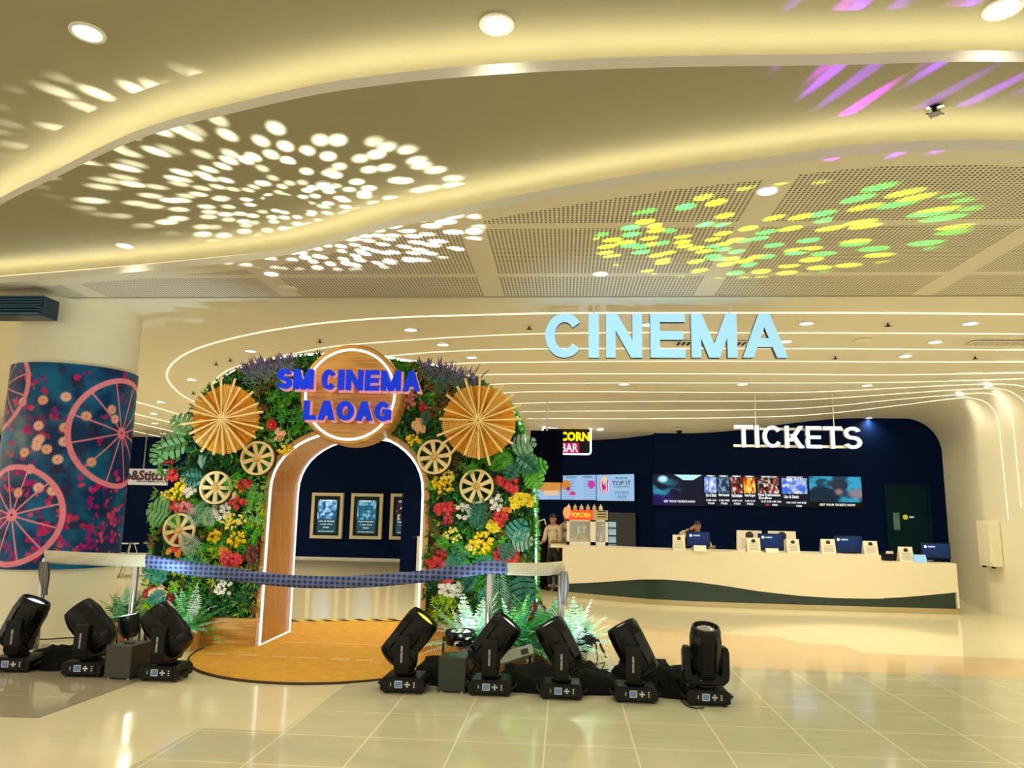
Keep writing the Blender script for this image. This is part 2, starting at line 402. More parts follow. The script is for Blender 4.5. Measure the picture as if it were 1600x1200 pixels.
struct(strip('trim_7', [(-22, YC, ZC-.02), (8, YC, ZC-.02)], [(-22, YC+.05, ZC-.02), (8, YC+.05, ZC-.02)], m_ceil))
# lower panel seam of the right wall
mb = MB()
a = on_x(1553, 958, XW-.01); b = on_x(1600, 973, XW-.01)
struct(strip('trim_8', [(XW-.004, 4, 1.12), (XW-.004, 12.0, 1.12)], [(XW-.004, 4, 1.135), (XW-.004, 12.0, 1.135)], m_plinth))

# navy walls
YN = 15.8; A0 = (1.9, 16.0); A1 = (-1.9, 19.35)
def wall_poly(name, P, a, b, m):
    mb = MB(); n = len(P); mb.add([(p[0], p[1], 0) for p in P]+[tuple(p) for p in P], [(i, i+1, n+i+1, n+i) for i in range(n-1)]); return struct(mb.build(name, m))
xsn = list(np.linspace(1.9, wallx(YN)-RF, 14))+[wallx(YN)-RF+RF*math.sin(PI/2*k/10)*.999 for k in range(1, 11)]
wall_poly('wall_back', [(X, YN, zceil(X, YN)) for X in xsn], 0, 0, m_navy)
P = [(A0[0]+(A1[0]-A0[0])*t, A0[1]+(A1[1]-A0[1])*t) for t in np.linspace(0, 1, 12)]
wall_poly('wall_menu', [(x, y, zceil(x, y)+.02) for x, y in [(1.9, YN)]+P], 0, 0, m_navy)
# far wall with the posters, and the dark portal
YF = 21.7
struct(strip('wall_far', [(-22, YF, 0), (-1.9, YF, 0)], [(-22, YF, 3.6), (-1.9, YF, 3.6)], m_navy))
struct(strip('baseboard_far', [(-22, YF-.02, .0), (-4.6, YF-.02, .0)], [(-22, YF-.02, .05), (-4.6, YF-.02, .05)], m_white))
mb = MB(); mb.box((-3.95, 18.1, 0), (-3.3, 18.6, 3.6)); mb.box((-3.95, 18.1, 2.9), (-1.9, 18.6, 3.6)); mb.box((-2.6, 18.1, 0), (-1.7, 18.6, 3.6)); struct(mb.build('wall_portal', m_navy))
# LED lines of the far ceiling
LL = [
 [(400, 665), (345, 645), (310, 630), (285, 617), (267, 600), (261, 586), (268, 570), (290, 553), (330, 537), (400, 520), (480, 507), (560, 499), (650, 494), (760, 491), (870, 488.5), (1000, 488), (1200, 488), (1400, 488.5), (1700, 491)],
 [(380, 635), (345, 617), (333, 604), (340, 590), (359, 577), (391, 567), (455, 553), (514, 542), (573, 536), (700, 527), (839, 521), (1000, 519), (1200, 519.5), (1400, 520), (1700, 522)],
 [(480, 590), (540, 568), (616, 555), (732, 547), (860, 544.5), (1000, 544), (1200, 544), (1400, 545), (1700, 547)],
 [(560, 592), (640, 575), (728, 567), (860, 565), (1000, 564), (1200, 564), (1400, 565), (1680, 565)],
 [(600, 604), (732, 586.5), (860, 584), (1000, 583.5), (1200, 584), (1400, 585), (1650, 581)],
 [(650, 612), (775, 600), (860, 598.5), (1000, 598), (1200, 598), (1400, 597), (1620, 591)],
 [(700, 622), (790, 613.5), (860, 611.5), (1000, 612), (1200, 613), (1300, 611), (1400, 606), (1500, 601), (1570, 600), (1600, 604), (1625, 616)],
 [(700, 640), (811, 630), (1000, 627), (1200, 626), (1300, 622), (1400, 615), (1500, 608.5), (1556, 607), (1582, 613), (1603, 630), (1615, 660)],
 [(700, 650), (820, 643), (1000, 641.5), (1200, 639.5), (1300, 634), (1400, 624), (1500, 616), (1539, 614), (1560, 620), (1574, 632), (1582, 650), (1589, 722), (1596, 792)],
 [(700, 660), (828, 654), (1000, 654), (1200, 651), (1300, 645), (1400, 633.5), (1495, 622), (1520, 622), (1540, 628), (1554, 642), (1561, 665), (1567, 722), (1576, 812)],
 [(180, 622), (213, 627.5), (260, 641), (297, 653), (400, 690)], [(180, 639), (212, 646.5), (260, 658), (297, 668), (380, 700)], [(180, 655), (209, 660), (250, 669), (290, 679)], [(180, 666), (207, 672.5), (232, 678), (250, 682)]]
for k, L in enumerate(LL):
    pts = catmull([Vector((p[0], p[1], 0)) for p in L], 6); W = [trace(p.x, p.y, .0) for p in pts]
    mb = MB(); r_ = .010 if k > 0 else .014
    if k >= 10: r_ = .014
    if k >= 5 and k < 10: r_ = .008
    mb.tube([q+Vector((-.004, -.002, -.004)) for q in W], r_, 6)
    lab = ['outermost curved warm light line of the far ceiling, looping round above the arch', 'second curved warm light line of the far ceiling', 'third warm light line behind the sign letters', 'fourth warm light line crossing behind the foot of the sign letters', 'fifth warm light line just under the sign letters', 'sixth warm light line of the far ceiling', 'seventh warm light line, bending near the right wall', 'eighth warm light line, turning down at the frame edge', 'ninth warm light line, running down the right wall', 'innermost warm light line above the ticket wall, running down beside the dispenser',
           'topmost straight light line left of the arch', 'second straight light line left of the arch', 'third straight light line left of the arch', 'lowest straight light line left of the arch by the dark shop'][k]
    tag(mb.build('light_line', m_led, smooth=True), lab, 'light strip', 'ceiling light lines')
# ============================================================ CEILING FITTINGS
def downlight(px, py, r, label, surf, energy):
    if surf in ('A', 'B', 'C'): p = on_z(px, py, {'A': ZA, 'B': ZB, 'C': ZC}[surf])
    else: p = trace(px, py)
    t = thing('downlight', label, 'ceiling light', p, 'recessed downlights')
    mb = MB(); mb.lathe([(r*1.28, .0), (r*1.28, -.012), (r*1.02, -.012), (r*1.0, .0)], p, 20, cap=False); mb.build('trim_ring', m_white, t, smooth=40)
    mb = MB(); mb.lathe([(r, .004), (r, -.003), (r*.9, -.008)], p, 20); mb.build('lamp_face', m_lampf, t)
    if energy: lamp('SPOT', 'downlight_beam', (p.x, p.y, p.z-.03), energy, (1, .90, .66), (p.x, p.y, 0), spot_size=2.4 if surf != 'D' else 2.85, spot_blend=.9, shadow_soft_size=.12)
DL = [(137, 50, .085, 'A', 'upper left'), (776, 37, .085, 'A', 'upper middle'), (1567, 12, .085, 'A', 'upper right corner'),
      (195, 383, .07, 'B', 'at the left under the white light spots'), (508, 289, .07, 'B', 'among the white light spots'), (1199, 297, .075, 'C', 'over the green light spots'), (740, 360, .075, 'C', 'at the left of the perforated panels'), (938, 427, .075, 'C', 'at the left below the green light spots'), (424, 427, .075, 'C', 'near the white light spots on the perforated panels'),
      (1260, 505, .085, 'D', 'right of the letter A'), (1516, 505, .085, 'D', 'near the right edge, first light band'), (1461, 534, .085, 'D', 'right of the smoke detector'), (1415, 556, .085, 'D', 'third light band at right'), (1228, 533, .08, 'D', 'touching the letter A'), (1013, 507, .08, 'D', 'behind the letter N'), (642, 515, .085, 'D', 'above the round sign at right'), (692, 538, .085, 'D', 'second band right of the round sign'), (737, 558, .08, 'D', 'above the lavender at right'),
      (975, 600, .085, 'D', 'left of the pair under the sign letters'), (1160, 600, .085, 'D', 'right of the pair under the sign letters'), (1355, 602, .085, 'D', 'above the end of the ticket word'), (1547, 603, .085, 'D', 'far right near the bending lines'), (1503, 617, .085, 'D', 'right above the ticket wall corner'), (1357, 653, .07, 'D', 'just above the ticket wall'), (938, 672, .07, 'D', 'near the neon sign'),
      (392, 548, .08, 'D', 'left inside the looping light line'), (300, 593, .08, 'D', 'left end inside the looping light line'), (251, 628, .08, 'D', 'left of the fan, nearest'), (241, 646, .08, 'D', 'left of the fan, second'), (242, 661, .08, 'D', 'left of the fan, third'), (255, 677, .08, 'D', 'left of the fan, closest to the dark shop')]
for i, (px, py, r_, s_, lb) in enumerate(DL):
    e_ = {'A': 70, 'B': 50, 'C': 80, 'D': 95}[s_]
    if i in (14, 24, 30): e_ = 0
    if i in (21, 22, 10): e_ = 25
    if i in (1, 2, 3): e_ = 18
    if i in (27, 28, 29): e_ = 260
    if i == 11: e_ = 190
    downlight(px, py, r_, 'round recessed white downlight, '+lb, s_, e_)
for (x_, y_, e_) in ((-4.2, 2.2, 170), (-1.2, 2.0, 160), (2.0, 2.0, 100), (5.0, 2.4, 80), (-7.2, 5.2, 260), (4.6, 6.6, 90), (-2.6, 11.4, 160), (-4.5, 14.5, 200), (-7.5, 17.5, 200)):  # fill downlights added out of sight to brighten arch, column and floor
    z_ = ZC if y_ > 6 else (ZA if y_ < 3.9 else ZB); z_ = zceil(x_, y_) if y_ > YC else z_
    t = thing('downlight', 'added round white fill downlight ' + ('above the left foreground', 'above the viewer, left of centre', 'above the viewer, right of centre', 'above the right foreground', 'above the floor before the printed column', 'at the far right of the perforated panels', 'behind the top of the arch', 'deep behind the arch near the far posters', 'deep at the far left by the dark shop')[[-4.2, -1.2, 2.0, 5.0, -7.2, 4.6, -2.6, -4.5, -7.5].index(x_)], 'ceiling light', (x_, y_, z_), 'recessed downlights')
    mb = MB(); mb.lathe([(.105, .0), (.105, -.012), (.085, -.012), (.082, .0)], (x_, y_, z_), 20, cap=False); mb.build('trim_ring', m_white, t, smooth=40); mb = MB(); mb.lathe([(.08, .004), (.08, -.003), (.07, -.008)], (x_, y_, z_), 20); mb.build('lamp_face', m_lampf, t)
    lamp('SPOT', 'downlight_beam', (x_, y_, z_-.03), e_, (1, .90, .66), (x_, y_+.0, 0), spot_size=2.5, spot_blend=.9, shadow_soft_size=.12)
def sprinkler(px, py, surf, label, r=.035):
    p = on_z(px, py, {'B': ZB, 'C': ZC}[surf]) if surf != 'D' else trace(px, py)
    t = thing('sprinkler', label, 'sprinkler', p, 'ceiling sprinklers')
    mb = MB(); mb.lathe([(r*1.3, 0), (r*1.3, -.008), (r*.4, -.012)], p, 14); mb.build('rose', m_white if surf != 'B' else m_chrome, t)
    mb = MB(); mb.lathe([(r*.35, -.008), (r*.35, -.04), (r*.9, -.045), (r*.9, -.05)], p, 10)
    for k in range(4):
        a = PI/2*k; mb.cbox((p.x+r*.9*math.cos(a), p.y+r*.9*math.sin(a), p.z-.046), (r*.8 if k % 2 == 0 else .01, r*.8 if k % 2 else .01, .006))
    mb.build('deflector', m_black, t)
for q in [(1460, 168, 'B', 'chrome sprinkler on the upper right ceiling by the purple streaks', .045), (827, 509, 'D', 'dark sprinkler left of the letter C'), (1387, 504, 'D', 'dark sprinkler between two lights right of the sign'), (1305, 556, 'D', 'dark sprinkler below right of the letter A'), (1523, 556, 'D', 'dark sprinkler near the right edge'), (500, 530, 'D', 'dark sprinkler left of the round sign'), (360, 560, 'D', 'dark sprinkler at left above the lavender'), (338, 566, 'D', 'dark sprinkler left of its twin above the fan'), (302, 612, 'D', 'dark sprinkler left of the fan')]:
    sprinkler(q[0], q[1], q[2], q[3], *(q[4:] or ()))
def disc(px, py, name, label, cat, r, surf='D', m=None, h=.03):
    p = on_z(px, py, ZC) if surf == 'C' else trace(px, py)
    mb = MB(); mb.lathe([(r, 0), (r, -h*.4), (r*.7, -h), (r*.2, -h)], p, 22); return tag(mb.build(name, m or m_ceil, smooth=40), label, cat)
disc(449, 451, 'ceiling_speaker', 'flat round speaker in the perforated ceiling left', 'speaker', .12, 'C', m_white, .012)
disc(1348, 531, 'smoke_detector', 'cream round smoke detector on the second light band', 'smoke detector', .12, h=.04)
disc(1355, 555, 'ceiling_camera', 'small cream camera dome right of a sprinkler', 'camera', .06, h=.05)
def dome(px, py, label):
    p = trace(px, py); t = thing('security_camera', label, 'camera', p)
    mb = MB(); mb.lathe([(.11, 0), (.11, -.03), (.08, -.04)], p, 18); mb.build('housing', m_white, t)
    mb = MB(); mb.ball((p.x+.04, p.y-.03, p.z-.05), .06, 12, 8); mb.build('dome', m_black, t, smooth=True)
dome(1058, 670, 'white security camera with black dome above the menu boards')
def slot(px0, px1, py, label, m):
    a, b = trace(px0, py), trace(px1, py); t = thing('air_vent', label, 'air vent', a)
    zc_ = a.z-.006
    mb = MB(); mb.box((a.x-.04, a.y-.13, zc_-.012), (b.x+.04, a.y+.13, zc_)); mb.build('frame', m_white, t)
    mb = MB(); n = int((b.x-a.x)/.07)
    for k in range(n): mb.box((a.x+k*.07, a.y-.10, zc_-.018), (a.x+k*.07+.035, a.y+.10, zc_-.010))
    mb.build('grille', m, t)
slot(1058, 1172, 535, 'long dark slotted air vent behind the sign letters', m_black)
slot(1518, 1640, 535, 'long beige slotted air vent at the right edge', m_plinth)

# ============================================================ HANGING SIGNS
def big_sign(name, word, boxes, y0, y1, slope, Y, depth, m_face, m_side, label, t_px, wires, rails=()):
    p0 = on_y(boxes[0][0], y1, Y); t = thing(name, label, 'sign', p0)
    for ch, (a, b) in zip(word, boxes):
        ya = y0+slope*(a-boxes[0][0]); yb = y1+slope*(a-boxes[0][0])
        P0 = on_y(a, yb, Y); P1 = on_y(b, yb, Y); P2 = on_y(a, ya, Y); wd = P1.x-P0.x; ht = P2.z-P0.z
        tt = t_px/(yb-ya)
        fn = lambda u, v, d: (P0.x+u*ht, Y+d, P0.z+v*ht)
        mb = MB(); stroke_letter(mb, ch, fn, tt if ch != 'I' else wd/ht, wd/ht, .012, depth, 0); L = mb.build('letter', m_side, t)
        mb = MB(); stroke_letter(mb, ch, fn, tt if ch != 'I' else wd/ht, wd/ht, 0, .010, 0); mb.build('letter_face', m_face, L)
    for ra in rails:
        a, b = on_y(ra[0], ra[1], Y), on_y(ra[2], ra[1], Y)
        mb = MB(); mb.box((a.x, Y+depth, a.z-.03), (b.x, Y+depth+.04, a.z+.015)); mb.build('rail', m_white, t)
    for wx, wy in wires:
        a = on_y(wx, wy, Y+depth*.5); mb = MB(); zt = zceil(a.x, Y); mb.tube([(a.x, a.y, a.z), (a.x, a.y, zt)], .009, 6); mb.build('suspension_rod', m_white, t)
    return t
m_cine = mat('light blue acrylic', (.30, .56, .74), .35, emit=(.34, .66, .95), es=.62)  # cyan glow on the letter faces is put in as mild emission
m_cside = mat('grey blue letter side', (.06, .09, .14), .5)
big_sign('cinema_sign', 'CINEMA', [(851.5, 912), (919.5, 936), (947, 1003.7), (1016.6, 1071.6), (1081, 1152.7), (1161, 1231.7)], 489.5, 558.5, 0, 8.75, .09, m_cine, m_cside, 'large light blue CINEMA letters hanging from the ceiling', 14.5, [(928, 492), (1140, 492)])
m_tick = emi('glowing white letter face', (.80, .97, 1.0), 1.1)
big_sign('tickets_sign', 'TICKETS', [(1148, 1178), (1181, 1187), (1193, 1223.5), (1228, 1257), (1260.5, 1285), (1288, 1317), (1320, 1348)], 664, 698.5, .015, 13.6, .08, m_tick, m_white, 'glowing white TICKETS letters hanging over the ticket counter', 5.8, [(1181, 664), (1303, 666)], [(1148, 695, 1325), (1148, 668, 1320)])

# neon popcorn sign and the dark panel before it
Yn = 15.6
a = on_y(923, 710, Yn); b = on_y(848, 668, Yn); t = thing('neon_sign', 'hanging neon sign reading CORN BAR in yellow and red, white glowing frame', 'sign', a)
mb = MB(); mb.box((b.x, Yn, a.z), (a.x, Yn+.05, b.z)); mb.build('backboard', m_black, t, bevel=.02)
mb = MB(); c = .06; pts = []
for (cx, cz, s0) in ((a.x-c, a.z+c, -90), (a.x-c, b.z-c, 0), (b.x+c, b.z-c, 90), (b.x+c, a.z+c, 180)):
    for k in range(6): q = math.radians(s0+18*k); pts.append((cx+c*math.cos(q), Yn-.02, cz+c*math.sin(q)))
mb.tube(pts, .016, 6, closed=True); mb.build('neon_tube', emi('white neon', (.95, .95, 1), 3), t)
c0 = on_y(898, 682, Yn-.03); text('CORN', 'lettering', emi('yellow neon', (1, .75, 0), 1.3), t, .62, .19, .03, facing(c0), .04)
c0 = on_y(890, 699.5, Yn-.03); text('BAR', 'lettering', emi('white neon letters', (1, .8, .9), 1.6), t, .34, .17, .03, facing(c0), .0)
mb = MB(); q0 = on_y(872, 708, Yn); q1 = on_y(905, 692, Yn); mb.box((q0.x, Yn-.012, q0.z), (q1.x, Yn, q1.z)); mb.build('red_glow_panel', emi('red neon panel', (.9, .02, .15), .5), t)
for xx in (876, 904):
    q = on_y(xx, 668, Yn+.03); mb = MB(); mb.tube([q, (q.x, q.y, zceil(q.x, q.y))], .02, 6); mb.build('hanger', m_white, t)
Yp = 14.4; a = on_y(828, 753, Yp); b = on_y(880, 673, Yp)
mb = MB(); mb.box((a.x, Yp, a.z), (b.x, Yp+.12, b.z)); m_disp = mat('dark display', (.0008, .002, .010), .7, spec=.03); t = thing('hanging_display', 'tall black display panel hanging before the neon sign', 'display', (a.x, Yp, a.z))
mb.build('casing', m_disp, t, bevel=.01)
mb = MB(); mb.tube([((a.x+b.x)/2, Yp+.06, b.z), ((a.x+b.x)/2, Yp+.06, zceil(b.x, Yp))], .02); mb.build('hanger', m_white, t)

# ============================================================ ARTWORK GRIDS
def art_panel(name, P00, ux, uz, nx, nz, fn, m, parent, flip=None):
    """flat panel: P00 lower left, ux/uz edge vectors; fn(u,v)->rgb arrays (u right, v up)"""
    u, v = np.meshgrid(np.linspace(0, 1, nx), np.linspace(0, 1, nz)); col = fn(u, v)
    P = np.array(P00)[None, None]+u[..., None]*np.array(ux)+v[..., None]*np.array(uz)
    mb = MB(); mb.v = [tuple(p) for p in P.reshape(-1, 3)]
    mb.f = [(j*nx+i, j*nx+i+1, (j+1)*nx+i+1, (j+1)*nx+i) for j in range(nz-1) for i in range(nx-1)]; mb.mi = [0]*len(mb.f)
    mb.col = np.concatenate([col.reshape(-1, 3), np.ones((nx*nz, 1))], 1); return mb.build(name, m, parent)
def vnoise(u, v, s, seed=0):
    g = np.random.default_rng(seed).random((64, 64)); x = u*s; y = v*s
    xi = np.floor(x).astype(int); yi = np.floor(y).astype(int); fx = x-xi; fy = y-yi; fx = fx*fx*(3-2*fx); fy = fy*fy*(3-2*fy)
    G = lambda a, b: g[a % 64, b % 64]
    return (G(xi, yi)*(1-fx)+G(xi+1, yi)*fx)*(1-fy)+(G(xi, yi+1)*(1-fx)+G(xi+1, yi+1)*fx)*fy
def fbm(u, v, s, seed=0): return sum(vnoise(u, v, s*2**k, seed+k)/2**k for k in range(4))/1.875
def blend(c, col, a): return c*(1-a[..., None])+np.array(col)*a[..., None]
def disk(u, v, cx, cy, r, asp=1, soft=.01): return np.clip((r-np.sqrt(((u-cx)*asp)**2+(v-cy)**2))/soft, 0, 1)
m_screen = vcol('lit screen', .3, emis=1.0)
m_print = vcol('printed film', .35)

def screen(name, label, cat, P, ang, w_, h_, fn, texts=(), group=None, frame=.015, nx=64, nz=40, bezel=None, emat=None):
    """P = lower left corner of the display, facing -Y turned by ang"""
    ca, sa = math.cos(ang), math.sin(ang); ux = Vector((ca, sa, 0)); nr = Vector((sa, -ca, 0)); t = thing(name, label, cat, P, group)
    M = Matrix.Translation(P)@Matrix.Rotation(ang, 4, 'Z')
    mb = MB(); mb.box((-frame, 0.005, -frame), (w_+frame, .06, h_+frame), 0, M); mb.build('bezel', bezel or m_black, t)
    art_panel('picture', P+nr*.002, ux*w_, Vector((0, 0, h_)), nx, nz, fn, emat or m_screen, t)
    for s_, u_, v_, tw, th, mm in texts:
        c = P+ux*(w_*u_)+Vector((0, 0, h_*v_))+nr*.006; text(s_, 'lettering', mm, t, tw*w_, th*h_, .002, facing(c, ang), .01)
    return t
tx_w = emi('white screen text', (.9, .95, 1), 1.3); tx_k = mat('navy screen text', (.01, .01, .04), .5); tx_r = emi('red screen text', (1, .05, .1), 1)
# menu boards on the angled wall
aw = math.atan2(A0[1]-A1[1], A0[0]-A1[0])
def wall_at(px, py): return on_line(px, py, (A0[0]-.07*math.sin(-aw), A0[1]-.09), (A1[0], A1[1]-.09))
def menu(px0, px1, pyt, pyb, fn, texts, label):
    a = wall_at(px0, pyb); b = wall_at(px1, pyb); c = wall_at(px0, pyt); wd = (b-a).length
    a.z = (a.z+b.z)/2
    return screen('menu_board', label, 'menu board', a, aw, math.hypot(b.x-a.x, b.y-a.y), c.z-a.z, fn, texts, 'menu boards', .008)
LB = (.30, .48, .72)
def menu_bg(u, v):
    c = np.ones(u.shape+(3,))*np.array(LB); c = blend(c, (.10, .18, .40), ((np.sin(v*60) > .55) & (np.sin(u*9) > -.3)).astype(float)*.5); return c
def menu_b(u, v):
    c = menu_bg(u, v); c = blend(c, (.55, .22, .03), disk(u, v, .13, .62, .2, 1.3)); c = blend(c, (.35, .02, .15), disk(u, v, .2, .45, .09, 1.3))
    c = blend(c, (.55, .03, .35), disk(u, v, .87, .62, .17, 1.6)); c = blend(c, (.6, .03, .12), disk(u, v, .33, .22, .13, 1.3)*(v > .18)); return c
def menu_c(u, v):
    c = np.ones(u.shape+(3,))*np.array(LB); w_ = .09+.05*v
    tub = ((np.abs(u-.21) < w_) & (v > .3) & (v < .78)).astype(float); c = blend(c, (.75, .75, .8), tub)
    c = blend(c, (.4, .01, .12), tub*(np.sin((u-.21)/w_*11) > 0)); c = blend(c, (.8, .55, .25), disk(u, v, .21, .82, .12, 1.6))
    c = blend(c, (.6, .0, .15), disk(u, v, .2, .52, .1, 1.6)); return c
def menu_a(u, v):
    c = menu_bg(u, v); c = blend(c, (.6, .25, .05), disk(u, v, .75, .6, .3, .7)); c = blend(c, (.7, .5, .3), ((np.abs(u-.75) < .2) & (np.abs(v-.3) < .1)).astype(float)); return c
menu(932.5, 991, 742, 782.5, menu_c, [('BUILD YOUR OWN', .67, .86, .3, .07, tx_k), ('TOP IT', .67, .67, .50, .17, tx_k), ('YOUR WAY!', .67, .53, .4, .06, tx_k), ('[=] [=] [=]', .68, .3, .34, .13, tx_k), ('[=] [=]', .68, .14, .22, .13, tx_k)], 'light blue menu board reading TOP IT with a striped popcorn tub')
menu(877.5, 931, 743, 781, menu_b, [('POPCORN', .3, .92, .3, .06, tx_k), ('SAUSAGES', .75, .92, .3, .06, tx_k)], 'light blue menu board with orange popcorn and pink drinks pictures')
menu(820, 876, 746, 780.5, menu_a, [], 'narrow light blue menu board with burger picture, beside the arch')

# cinema screens over the counter
YS = 15.68
def scr(px0, px1, pyt, pyb, fn, texts, label, nx=80):
    a = on_y(px0, pyb, YS); b = on_y(px1, pyb, YS); c = on_y(px0, pyt, YS)
    return screen('wall_screen', label, 'screen', a, 0, b.x-a.x, c.z-a.z, fn, texts, 'screens over the ticket counter', .008, nx, 50)
def s1(u, v):
    c = np.ones(u.shape+(3,))*np.array((.003, .004, .02)); n_ = fbm(u, v, 5, 3)
    c = blend(c, (.03, .28, .45), np.clip((n_-.45)*4, 0, 1)*disk(u, v, .15, .55, .45, 1, .35)); c = blend(c, (.5, .85, .95), disk(u, v, .2, .85, .13, 1.2, .06))
    c = blend(c, (.45, .9, .85), ((np.abs(u-.7) < .22-(.95-v)*1.0) & (v > .82)).astype(float)); c = blend(c, (.02, .0, .12), ((v < .35) & (u < .4)).astype(float)*.6); return c
def poster(u, v, cols, seed):
    n_ = fbm(u, v*1.3, 6, seed); c = np.ones(u.shape+(3,))*np.array(cols[0]); c = blend(c, cols[1], np.clip((n_-.42)*6, 0, 1)); c = blend(c, cols[2], np.clip((fbm(u, v, 9, seed+9)-.55)*9, 0, 1)); return c
PST = [((.35, .45, .7), (.05, .15, .7), (.8, .85, 1)), ((.01, .03, .06), (.03, .08, .14), (.2, .35, .5)), ((.01, .005, .005), (.25, .02, .02), (.8, .6, .5)), ((.5, .02, .0), (.9, .35, .0), (1, .8, .2))]
def row(lst):
    def f(u, v):
        c = np.ones(u.shape+(3,))*np.array((.002, .004, .012))
        for k, (u0, u1, p, sd) in enumerate(lst):
            m_ = ((u > u0) & (u < u1) & (v > .42) & (v < .93)); pc = poster((u-u0)/(u1-u0), v, PST[p], sd); c = np.where(m_[..., None], pc, c)
        return c
    return f
def s4(u, v):
    c = np.ones(u.shape+(3,))*np.array((.01, .05, .09)); n_ = fbm(u, v, 5, 8)
    c = blend(c, (.03, .35, .55), np.clip((n_-.45)*5, 0, 1)); c = blend(c, (.005, .02, .04), disk(u, v, .25, .35, .35, .9, .08)); c = blend(c, (.02, .03, .05), disk(u, v, .58, .72, .25, 1.4, .05))
    c = blend(c, (.30, .16, .16), disk(u, v, .56, .5, .13, 1.4, .08)); c = blend(c, (.25, .2, .25), disk(u, v, .9, .45, .2, 1, .1)); c = blend(c, (0, 0, 0), (v < .18).astype(float)); return c
scr(1020.5, 1100, 741, 789, s1, [('GET YOUR TICKETS NOW', .52, .13, .62, .07, tx_w)], 'leftmost wall screen, dark with a blue and violet film scene')
def cap(u_, a, b, c): return [(a, u_, .97, .16, .05, tx_w), (b, u_, .34, .2, .11, tx_w), (c, u_, .17, .19, .06, tx_w), ('P350', u_, .07, .12, .06, tx_w)]
scr(1101, 1182, 742, 789.5, row([(.01, .24, 0, 1), (.26, .49, 1, 2), (.51, .74, 2, 3), (.76, .99, 3, 4)]), cap(.13, 'CINEMA 1', 'Lilo & Stitch', '12:00 4:30')+cap(.38, 'CINEMA 2', 'Mission Impossible', '1:00 PM')+cap(.63, 'CINEMA 3', 'Final Destination', '2:40 5:10')+cap(.88, 'CINEMA 4', 'Karate Kid Legends', '1:30 6:15'), 'wall screen showing four small posters in a row')
scr(1183, 1265, 743, 790.5, row([(.03, .43, 2, 5), (.49, .97, 0, 6)]), [('DIRECTORS CLUB 1', .25, .96, .3, .05, tx_w), ('DIRECTORS CLUB 2', .74, .96, .3, .05, tx_w), ('Final Destination', .24, .37, .42, .09, tx_w), ('Bloodlines', .16, .27, .24, .08, tx_w), ('Lilo & Stitch', .66, .32, .28, .1, tx_w), ('12:15 2:30 4:45 7:00', .27, .15, .38, .06, tx_w), ('1:00 3:20 5:40 8:00', .75, .13, .38, .06, tx_w), ('R13', .2, .04, .07, .06, tx_r), ('P400', .34, .04, .1, .06, tx_w), ('P400', .8, .02, .1, .06, tx_w)], 'wall screen showing two wide posters side by side')
scr(1266, 1348, 744, 792, s4, [('GET YOUR TICKETS NOW', .52, .08, .68, .07, tx_w)], 'rightmost wall screen with a teal film still of faces')

# door in the ticket wall
Yd = YN-.03; a = on_y(1393, 880, Yd); b = on_y(1447, 762, Yd); a.z = 0
mb = MB(); mb.box((a.x, Yd, 0), (b.x, Yd+.03, b.z)); d = struct(mb.build('door_1', m_teal))
mb = MB(); f_ = .05
for q in (((a.x-f_, 0), (a.x, b.z)), ((b.x, 0), (b.x+f_, b.z)), ((a.x-f_, b.z), (b.x+f_, b.z+f_))): mb.box((q[0][0], Yd-.03, q[0][1]), (q[1][0], Yd+.01, q[1][1]))
mb.build('door_frame', m_teal, d)
mb = MB(); q0 = on_y(1397, 828, Yd-.01); q1 = on_y(1405, 801, Yd-.01); mb.box((q0.x, Yd-.012, q0.z), (q1.x, Yd, q1.z)); mb.build('vision_panel', mat('pale glass', (.12, .25, .24), .2), d)
mb = MB(); q = on_y(1414.5, 808, Yd-.02); mb.lathe([(.05, 0), (.05, .012)], (0, 0, 0), 20, Matrix.Translation(q)@Matrix.Rotation(PI/2, 4, 'X')); mb.build('door_sign', emi('yellow symbol', (.75, .8, .05), .5), d)
text('EXIT', 'lettering', tx_w, d, .09, .03, .003, facing(on_y(1425, 808, Yd-.02)))

# far wall posters seen through the arch
m_cream_frame = mat('cream frame', (.75, .68, .50), .5)
def wposter(px0, px1, pyt, pyb, cols, seed, n_, title, label):
    Y = YF-.12; a = on_y(px0, pyb, Y); b = on_y(px1, pyb, Y); c = on_y(px0, pyt, Y); w_ = b.x-a.x; h_ = c.z-a.z
    t = thing('poster_case', label, 'poster case', a, 'framed film posters on the far wall')
    mb = MB(); q = .09
    mb.box((a.x-q, Y-.03, a.z-q), (a.x, Y+.1, a.z+h_+q)); mb.box((a.x+w_, Y-.03, a.z-q), (a.x+w_+q, Y+.1, a.z+h_+q)); mb.box((a.x, Y-.03, a.z-q), (a.x+w_, Y+.1, a.z)); mb.box((a.x, Y-.03, a.z+h_), (a.x+w_, Y+.1, a.z+h_+q))
    mb.build('frame', m_cream_frame, t)
    mb = MB(); mb.box((a.x, Y+.01, a.z), (a.x+w_, Y+.08, a.z+h_)); mb.build('backing', m_black, t)
    def f(u, v):
        c = np.ones(u.shape+(3,))*np.array((.01, .06, .08)); pc = poster(u, v, cols, seed); return np.where((v > .42)[..., None], pc, c)
    art_panel('picture', Vector((a.x+w_*.13, Y, a.z+h_*.06)), (w_*.74, 0, 0), (0, 0, h_*.84), 30, 50, f, m_screen, t)
    for s_, v_, tw, th in (('CINEMA %d' % n_, .88, .6, .045), (title, .36, .6, .035), ('1:00 PM', .28, .45, .025), ('P350', .2, .22, .03), ('GET YOUR TICKETS NOW', .10, .6, .02)):
        text(s_, 'lettering', tx_w, t, tw*w_, th*h_, .002, facing(Vector((a.x+w_*.5, Y-.01, a.z+h_*v_))))
